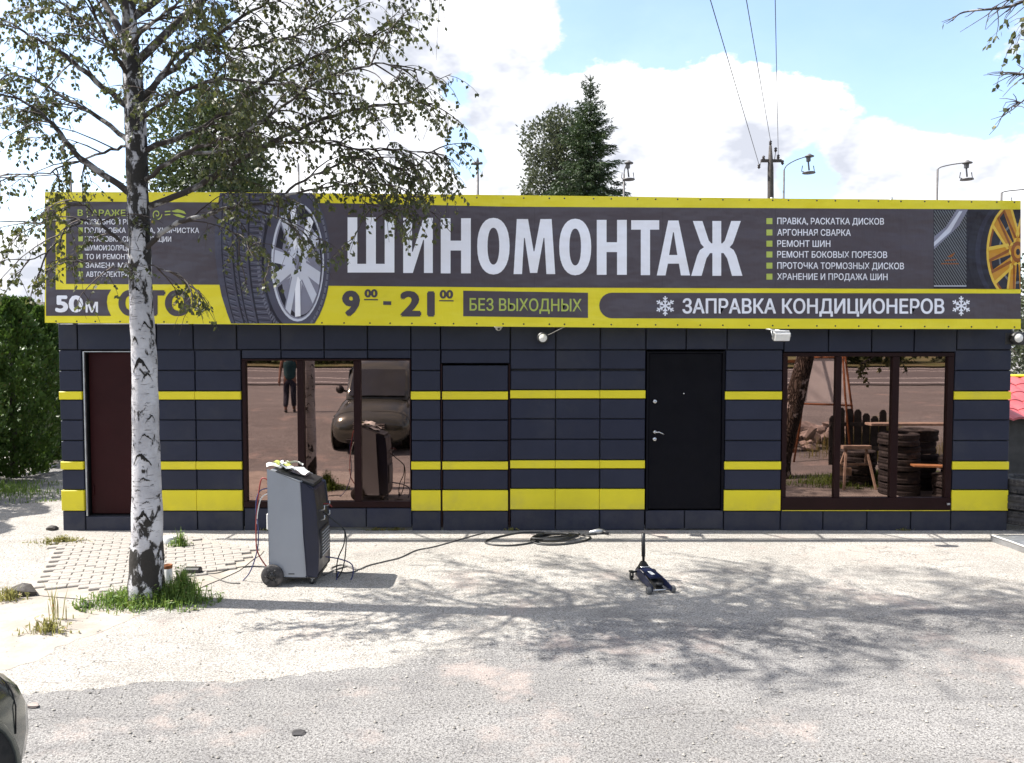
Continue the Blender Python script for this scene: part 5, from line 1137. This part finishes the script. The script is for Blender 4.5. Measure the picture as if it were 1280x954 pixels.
b = MB(); b.mat('pole'); b.tube([(0, 0, 0), (0, 0, q.z)], [.08, .055], 8); b.build('pole', t)
b = MB(); b.mat('pole'); b.lathe([(0, .05), (.15, .05), (.16, -.05), (0, -.06)], (-.08, 0, q.z + .02), (0, 0, 1), 10); b.lathe([(0, .05), (.1, .05), (.11, -.03), (0, -.04)], (.12, 0, q.z + .02), (0, 0, 1), 10); b.lathe([(.03, 0), (.075, .06), (.04, .25), (.015, .28)], (0, 0, q.z), (0, 0, 1), 8); b.build('lamp_head', t)
q = P(80, 213, 24); t = lamp_pole(88, 215, 24, (-3.2, -.25), False, 'lamp pole with long arm at the upper left behind the birch', .05)
YP = 25; q = P(963, 182, YP); H = q.z; t = empty('power_pole', (q.x, YP, 0), 'dark power pole with crossarm and insulators above the banner', 'power pole')
b = MB(); b.mat('polewood'); b.tube([(.2, 0, 0), (.02, 0, H - 1.0), (0, 0, H)], [.20, .13, .06], 10); b.tube([(.28, .1, 0), (.12, .1, H - 3.5), (.06, .1, H - .9)], [.14, .09, .07], 8); b.build('pole', t)
b = MB(); b.mat('polewood'); b.box(-.42, .5, -.06, .06, H - .74, H - .62); b.build('crossarm', t)
ins = [(-.50, -.92), (-.30, -.55), (.0, .12), (.24, -.18), (.36, -.5), (.56, -.75)]
for x_, z_ in ins:
    b = MB(); b.mat('porcelain'); b.lathe([(.02, -.12), (.04, -.09), (.075, -.06), (.045, 0), (.075, .04), (.04, .09), (0, .11)], (x_, 0, H + z_), (0, 0, 1), 10); b.tube([(x_, 0, H + z_ - .1), (x_ * .8, 0, H - .68)], .016, 5); b.build('insulator', t)
b = MB(); b.mat('porcelain'); b.box(-.5, -.1, -.1, .1, H - 4.3, H - 4.1); b.tube([(-.45, 0, H - 3.9), (.2, 0, H - 3.9)], .05, 6); b.build('bracket', t)
# wires running over the yard to a pole behind the photographer
def wire(p0, px, Zd, k, label):
    a_ = Vector(p0); q_ = P(px, 0, Zd - 10); d_ = (q_ - a_); n = 16; L_ = (a_.y + 17) / (a_.y - q_.y); e_ = a_ + d_ * L_; e_.z = max(8.2, e_.z)
    pts_ = []
    for i in range(n + 1):
        u = i / n; p_ = a_.lerp(e_, u); u0 = 1 / L_; p_.z = a_.z + (q_.z - a_.z) * (u / u0) if u < u0 else q_.z + (e_.z - q_.z) * (u - u0) / (1 - u0); p_.z -= 0; pts_.append(p_)
    b_ = MB(); b_.mat('cable'); b_.tube(pts_, .013, 4, False); o_ = b_.build('power_line'); tag(o_, label, 'wire', 'overhead wires'); return e_
ends = [wire((q.x - .5, YP, H - .85), 888, 19, 0, 'leftmost of the three overhead wires'), wire((q.x + .0, YP, H + .22), 933, 19, 1, 'middle one of the three overhead wires'), wire((q.x + .36, YP, H - .4), 969, 19, 2, 'rightmost of the three overhead wires')]
ec = sum(ends, Vector()) / 3; t = empty('power_pole', (ec.x, -17, gz(ec.x, -17)), 'power pole behind the photographer carrying the overhead wires', 'power pole'); g0 = t.location.z; wd = max(abs(e_.x - ec.x) for e_ in ends) + .3
b = MB(); b.mat('polewood'); b.tube([(0, .15, 0), (0, .15, ec.z - g0 + .3)], [.18, .12], 10); b.build('pole', t)
b = MB(); b.mat('polewood'); b.box(-wd, wd, -.06, .06, ec.z - g0 - .25, ec.z - g0 - .1); b.build('crossarm', t)

# ------------------------------------------------------------------ the parked car at the lower left
def supell(hw, z0, z1, n=3.4, k=28):
    o_ = []
    for i in range(k):
        t_ = 2 * math.pi * i / k; c_, s_ = math.cos(t_), math.sin(t_); o_.append((hw * math.copysign(abs(c_) ** (2 / n), c_), (z0 + z1) / 2 + (z1 - z0) / 2 * math.copysign(abs(s_) ** (2 / n), s_)))
    return o_
def loft(b_, secs, k=28, n=3.4):
    vs_ = []
    for s_ in secs: vs_ += [(x, -s_[0], z_) for x, z_ in supell(s_[1], s_[2], s_[3], s_[4] if len(s_) > 4 else n, k)]
    fs_ = [(i * k + j, i * k + (j + 1) % k, (i + 1) * k + (j + 1) % k, (i + 1) * k + j) for i in range(len(secs) - 1) for j in range(k)] + [tuple(range(k - 1, -1, -1)), tuple((len(secs) - 1) * k + j for j in range(k))]
    b_.add(vs_, fs_, True)
def car(x, y, slope):
    t_ = empty('parked_car', (x, y, gz(x, y)), 'grey-green parked van whose front wing juts in at the lower left corner', 'car'); t_.rotation_euler = (math.atan(-slope), 0, 0)
    b_ = MB(); b_.mat('carpaint')
    loft(b_, [(0.0, .50, .36, .56), (.02, .66, .28, .66), (.08, .77, .22, .76), (.2, .83, .20, .86), (.42, .865, .19, .955), (.8, .875, .19, 1.02), (1.12, .88, .19, 1.07), (1.6, .885, .19, 1.10), (3.2, .885, .19, 1.12), (4.0, .87, .22, 1.12), (4.15, .80, .3, 1.05)]); b_.build('body', t_)
    b_ = MB(); b_.mat('carpaint'); loft(b_, [(1.02, .70, 1.0, 1.06, 4), (1.30, .74, 1.0, 1.28, 4), (1.62, .74, 1.0, 1.58, 4), (1.9, .735, 1.0, 1.73, 4), (2.4, .735, 1.0, 1.80, 4), (3.6, .73, 1.0, 1.80, 4), (4.02, .72, 1.0, 1.74, 4), (4.12, .70, 1.0, 1.60, 4)]); b_.build('cabin', t_)
    for u_, hw_, za, zb in ((.30, .846, .195, .905), (1.16, .881, .19, 1.072)):
        sc_ = supell(hw_ + .0015, za, zb + .0015, 3.4, 40); 
        for sg in (-1, 1): b_ = MB(); b_.mat('blackhole'); b_.tube([(x, -u_, z_) for x, z_ in sc_ if z_ > .42 and x * sg > 0], .003, 4); b_.build('panel_gap', t_)
    b_ = MB(); b_.mat('carglass'); b_.add([(-.64, -1.06, 1.085), (.64, -1.06, 1.085), (.60, -1.64, 1.60), (-.60, -1.64, 1.60)], [(0, 1, 2, 3)]); o_ = b_.build('windscreen', t_); o_.location = (0, .06, .035)
    m_ = o_.modifiers.new('t', 'SOLIDIFY'); m_.thickness = .01
    for s_ in (-1, 1):
        b_ = MB(); b_.mat('carglass'); b_.prism([(1.5, 1.13), (2.45, 1.13), (2.45, 1.60), (1.78, 1.60)], lambda u, v, d_, s_=s_: (s_ * (.735 + d_ + .012), -u, v), .01); b_.prism([(2.55, 1.13), (3.9, 1.13), (3.85, 1.60), (2.55, 1.60)], lambda u, v, d_, s_=s_: (s_ * (.735 + d_ + .012), -u, v), .01); b_.build('side_window', t_)
        b_ = MB(); b_.mat('blackp'); b_.lathe([(0, -.05), (.07, -.04), (.10, 0), (.09, .05), (0, .08)], (s_ * .90, -1.35, 1.20), (0, 1, 0), 14); b_.tube([(s_ * .70, -1.42, 1.14), (s_ * .88, -1.36, 1.18)], .025, 6); b_.build('wing_mirror', t_)
        b_ = MB(); b_.mat('headlight'); n = 10; vs_ = []
        for j in range(n + 1):
            for i in range(n + 1):
                u, v = i / n, j / n; uu = .38 + .29 * u; th = v; yy = -.045 - .30 * max(0, u - .35) ** 1.6 - .10 * v; vs_.append((s_ * uu, yy + .035 + .03 * math.sin(math.pi * u) * math.sin(math.pi * v), .56 + .12 * v * (1 - .25 * (1 - u))))
        b_.add(vs_, [(j * (n + 1) + i, j * (n + 1) + i + 1, (j + 1) * (n + 1) + i + 1, (j + 1) * (n + 1) + i) for j in range(n) for i in range(n)], True); b_.build('headlight', t_)
        for yw in (-.72, -3.42):
            b_ = MB(); b_.mat('blackhole'); b_.lathe([(0, .004), (.375, .004), (.375, -.24), (0, -.24)], (s_ * .889, yw, .34), (s_, 0, 0), 32); b_.mat('carpaint'); b_.lathe([(.375, -.01), (.378, .010), (.40, .014), (.42, -.012)], (s_ * .887, yw, .34), (s_, 0, 0), 36); ar = b_.build('wheel_arch', t_)
            b_ = MB(); b_.mat('rubber'); b_.lathe([(.19, .0), (.21, .012), (.29, .012), (.315, -.01), (.315, -.16), (.19, -.16)], (s_ * .895, yw, .31), (s_, 0, 0), 32); wh = b_.build('wheel', t_)
            b_ = MB(); b_.mat('galv'); b_.lathe([(0, .012), (.05, .014), (.06, 0), (.15, -.005), (.185, .008), (.19, 0)], (s_ * .897, yw, .31), (s_, 0, 0), 24); b_.build('wheel_cover', wh)
        b_ = MB(); b_.mat('headlight'); b_.box(s_ * .885 - .01, s_ * .885 + .01, -.56, -.50, .70, .725, .003); b_.build('side_indicator', t_)
    b_ = MB(); b_.mat('blackp'); b_.box(-.36, .36, -.03, .028, .58, .70, .015); g_ = b_.build('grille', t_)
    b_ = MB(); b_.mat('steel')
    for z_ in (.60, .64, .68): b_.box(-.34, .34, .028, .034, z_ - .006, z_ + .006)
    b_.build('grille_bar', g_); b_ = MB(); b_.mat('steel'); b_.lathe([(0, .05), (.05, .045), (.055, .03)], (0, 0, .70), (0, 1, 0), 20); b_.build('emblem', g_)
    b_ = MB(); b_.mat('blackp'); b_.box(-.5, .5, -.02, .024, .27, .36, .01); b_.build('lower_intake', t_)
    b_ = MB(); b_.mat('paper'); b_.box(-.26, .26, .02, .034, .41, .52, .004); b_.build('number_plate', t_)
    b_ = MB(); b_.mat('blackp'); b_.tube([(-.55, -1.02, 1.10), (.0, -1.04, 1.12)], .010, 5); b_.tube([(.05, -1.02, 1.10), (.55, -1.05, 1.12)], .010, 5); b_.build('wiper', t_)
    return t_
car(-3.07, -6.40, .12)
# ------------------------------------------------------------------ things behind the photographer, mirrored in the windows
GLY = .045
def PR(px, py, yw):   # real point at depth yw whose mirror image in the panes is seen at this spot
    q_ = P(px, py, 2 * GLY - yw); return Vector((q_.x, yw, q_.z))
# man walking away
def man(x, y, z0):
    t_ = empty('person', (x, y, z0), 'man in teal sleeveless shirt and dark trousers walking, mirrored in the left window', 'person')
    def skin(name, pts, edges, mat, sub=2, root=0):
        me = bpy.data.meshes.new(name); me.from_pydata([p[:3] for p in pts], edges, []); o_ = bpy.data.objects.new(name, me); C.objects.link(o_); o_.parent = t_; me.materials.append(MT[mat])
        m_ = o_.modifiers.new('s', 'SKIN'); m_.use_smooth_shade = True; sv = me.skin_vertices[0].data
        for i, p in enumerate(pts): r_ = p[3]; sv[i].radius = r_ if isinstance(r_, tuple) else (r_, r_)
        sv[root].use_root = True; s_ = o_.modifiers.new('u', 'SUBSURF'); s_.levels = s_.render_levels = sub; return o_
    V = [(0, 0, .95, (.15, .11)), (0, 0, 1.12, (.14, .10)), (0, -.01, 1.32, (.18, .115)), (0, 0, 1.46, (.10, .08)), (0, .0, 1.55, (.055, .055)), (0, .01, 1.62, (.07, .085)), (0, .01, 1.72, (.078, .095)), (0, .01, 1.79, (.05, .06))]
    E_ = [(i, i + 1) for i in range(7)]
    for s_ in (-1, 1):
        o_ = len(V); V += [(s_ * .19, 0, 1.42, .055), (s_ * .25, .02, 1.14, .043), (s_ * .27, -.06 * s_, .90, .03), (s_ * .275, -.08 * s_, .83, (.022, .04)), (s_ * .275, -.09 * s_, .77, (.018, .035))]; E_ += [(3, o_), (o_, o_ + 1), (o_ + 1, o_ + 2), (o_ + 2, o_ + 3), (o_ + 3, o_ + 4)]
        o_ = len(V); V += [(s_ * .10, 0, .86, .10), (s_ * .10, .06 * s_, .50, .068), (s_ * .10, -.02 + .10 * -s_, .10, .045), (s_ * .10, .08 - .10 * s_, .05, .04)]; E_ += [(0, o_), (o_, o_ + 1), (o_ + 1, o_ + 2), (o_ + 2, o_ + 3)]
    skin('body', V, E_, 'skin')
    for s_ in (-1, 1):
        for k in range(5):
            a_ = (k - 2) * .014
            if k == 4: pts = [(s_ * .275, -.09 * s_ + .03, .80, .010), (s_ * .265, -.09 * s_ + .055, .77, .009), (s_ * .26, -.09 * s_ + .06, .745, .007)]
            else: pts = [(s_ * .275, -.09 * s_ + a_, .765, .009), (s_ * .272, -.09 * s_ + a_, .73, .008), (s_ * .262, -.09 * s_ + a_ * .9, .70 + abs(k - 1) * .006, .007)]
            skin('finger', pts, [(0, 1), (1, 2)], 'skin', 1)
    skin('sleeveless_shirt', [(0, 0, .84, (.17, .13)), (0, 0, .96, (.185, .14)), (0, 0, 1.12, (.178, .135)), (0, -.01, 1.32, (.21, .15)), (0, 0, 1.43, (.15, .11)), (0, 0, 1.50, (.10, .08))], [(0, 1), (1, 2), (2, 3), (3, 4), (4, 5)], 'teal')
    skin('trousers', [(0, 0, .98, (.16, .12)), (0, 0, .90, (.17, .13)), (-.10, 0, .84, .115), (-.10, -.06, .50, .085), (-.10, .08, .14, .07), (.10, 0, .84, .115), (.10, .06, .50, .085), (.10, -.12, .14, .07)], [(0, 1), (1, 2), (2, 3), (3, 4), (1, 5), (5, 6), (6, 7)], 'trouser')
    skin('hair', [(0, -.01, 1.70, (.082, .098)), (0, -.01, 1.77, (.07, .08)), (0, 0, 1.805, (.04, .05))], [(0, 1), (1, 2)], 'hair')
    for s_ in (-1, 1): skin('shoe', [(s_ * .10, -.02 - .10 * s_ - .05, .045, .042), (s_ * .10, .06 - .10 * s_, .04, .045), (s_ * .10, .16 - .10 * s_, .035, .035)], [(0, 1), (1, 2)], 'blackp')
    t_.rotation_euler = (0, 0, R(170)); t_.scale = (1, 1, 1); return t_
q = PR(363, 520, -10.9); man(q.x, -10.9, gz(q.x, -10.9))
random.seed(77)
# tyre stacks, trestle, planks
G2 = 'tyres piled by the yard edge opposite the right window'
lbl = ['lowest', 'second', 'third', 'fourth', 'topmost']
for s_, (x, y, n) in enumerate(((6.35, -2.45, 5), (6.95, -3.0, 5), (7.35, -2.4, 3), (7.0, -2.0, 2), (6.05, -3.4, 3))):
    for k in range(n): tyre(x + U(-.03, .03), y + U(-.03, .03), .10 + k * .205, lbl[k] + ' tyre of the ' + ['near left', 'tall rear', 'right rear', 'short front', 'far left'][s_] + ' stack mirrored in the right window', G2)
b = MB(); b.mat('plank'); b.box(-.6, .6, -.09, .09, 0, .03, .004, Matrix.Rotation(R(8), 4, 'Z')); o = b.build('plank', None, (6.95, -1.95, .52)); tag(o, 'orange plank lying on the short tyre stack', 'plank')
b = MB(); b.mat('wood'); b.box(-.7, .7, -.12, .12, 0, .04, .004); o = b.build('board', None, (6.6, -2.6, 1.12)); tag(o, 'pale board lying on top of the tyre stacks', 'board')
t = empty('trestle', (5.85, -3.0, 0), 'pale wooden trestle beside the tyre stacks', 'trestle')
t.scale = (.72, .72, .78)
b = MB(); b.mat('wood'); b.box(-.28, .4, -.07, .07, .86, .94, .004); b.build('top_beam', t)
for x_, dx in ((-.18, -.16), (.3, .12)):
    for s_ in (-1, 1): b = MB(); b.mat('wood'); b.tube([(x_, 0, .87), (x_ + dx, s_ * .28, 0)], .032, 4, smooth=False); b.build('leg', t)
b = MB(); b.mat('wood'); b.box(-.30, .02, -.16, -.13, .25, .42, .003); b.box(-.3, .45, -.1, -.07, .48, .53, .003); b.build('cross_board', t)
# white board on an A-frame
t = empty('advertising_board', (6.75, -6.2, 0), 'white board on tall splayed steel legs at the yard edge', 'sign')
t.rotation_euler = (0, 0, .5)
b = MB(); b.mat('white'); b.add([(-.55, 0, 1.25), (.45, 0, 1.25), (.22, .12, 2.75), (-.32, .12, 2.75), (-.55, .02, 1.25), (.45, .02, 1.25), (.22, .14, 2.75), (-.32, .14, 2.75)], [(0, 1, 2, 3), (7, 6, 5, 4), (0, 4, 5, 1), (1, 5, 6, 2), (2, 6, 7, 3), (3, 7, 4, 0)]); b.build('board', t)
b = MB(); b.mat('rust')
for p0, p1 in (((.60, -.05, 0), (.2, .16, 2.9)), ((-.75, -.05, 0), (-.30, .16, 2.9)), ((.5, .7, 0), (.2, .17, 2.8)), ((-.6, .7, 0), (-.3, .17, 2.8)), ((-.56, .04, 1.2), (.46, .04, 1.2)), ((-.4, .1, 2.2), (.33, .1, 2.2))): b.tube([p0, p1], .022, 5)
b.build('frame', t)
# rubble, weeds, picket fence, guard rail
random.seed(15)
b = MB(); b.mat('stone')
for k in range(110):
    x, y = 5.6 + U(0, 2.8), -6.6 - U(0, 1.6); r_ = U(.05, .19); z_ = gz(x, y) + U(0, .28); v_, f_ = convex([Vector((x + p.x * r_ * 1.3, y + p.y * r_, z_ + (p.z + .6) * r_)) for p in [Vector((U(-1, 1), U(-1, 1), U(-1, 1))).normalized() for _ in range(14)]]); b.add(v_, f_, False)
o = b.build('rubble_heap', kind='stuff'); tag(o, 'heap of pale broken stones opposite the right window', 'rubble')
tuft('yard_grass', 6.9, -3.55, 1.85, .6, 14000, .22, 'grass', 'grass belt around the leaning birch and tyre stacks')
tuft('tall_weeds', 7.9, -6.4, 1.4, .5, 3200, .75, 'drygrass', 'tall weeds behind the picket fence', 'weeds', .5, .4)
t = empty('picket_fence', (6.5, -5.6, 0), 'short dark picket fence beside the rubble heap', 'fence')
for k in range(7):
    b = MB(); b.mat('darkwood'); h_ = U(1.0, 1.2); x0 = k * .17; b.prism([(x0, 0), (x0 + .14, 0), (x0 + .14, h_ - .06), (x0 + .10, h_), (x0 + .04, h_), (x0, h_ - .06)], lambda u, v, d_: (u, d_, v), .03); b.build('picket', t)
b = MB(); b.mat('darkwood'); b.box(0, 1.2, .03, .07, .3, .38); b.box(0, 1.2, .03, .07, .8, .88); b.build('rail', t)
t = empty('guard_rail', (14, -38.0, .95), 'guard rail on posts along the far side of the road', 'guard rail')
b = MB(); b.mat('rust'); b.box(-2, 6, -.04, .04, .55, .75, .01); b.build('rail', t)
for k in range(5): b = MB(); b.mat('white'); b.box(-2 + k * 2 - .08, -2 + k * 2 + .08, -.16, -.05, -.4, .8); b.build('post', t)
for k in range(14):
    x = -30 + k * 5.2 + U(-1, 1); broad_tree('roadside_tree', x, -42.5 - U(0, 4), U(6, 10), U(2.8, 3.8), 2600, .5, 'darkleaf', 'dark leafy tree in the row across the road', .1, 12, .2, 'trees across the road')
tree_row = [o for o in C.objects if o.name.startswith('roadside_tree')]
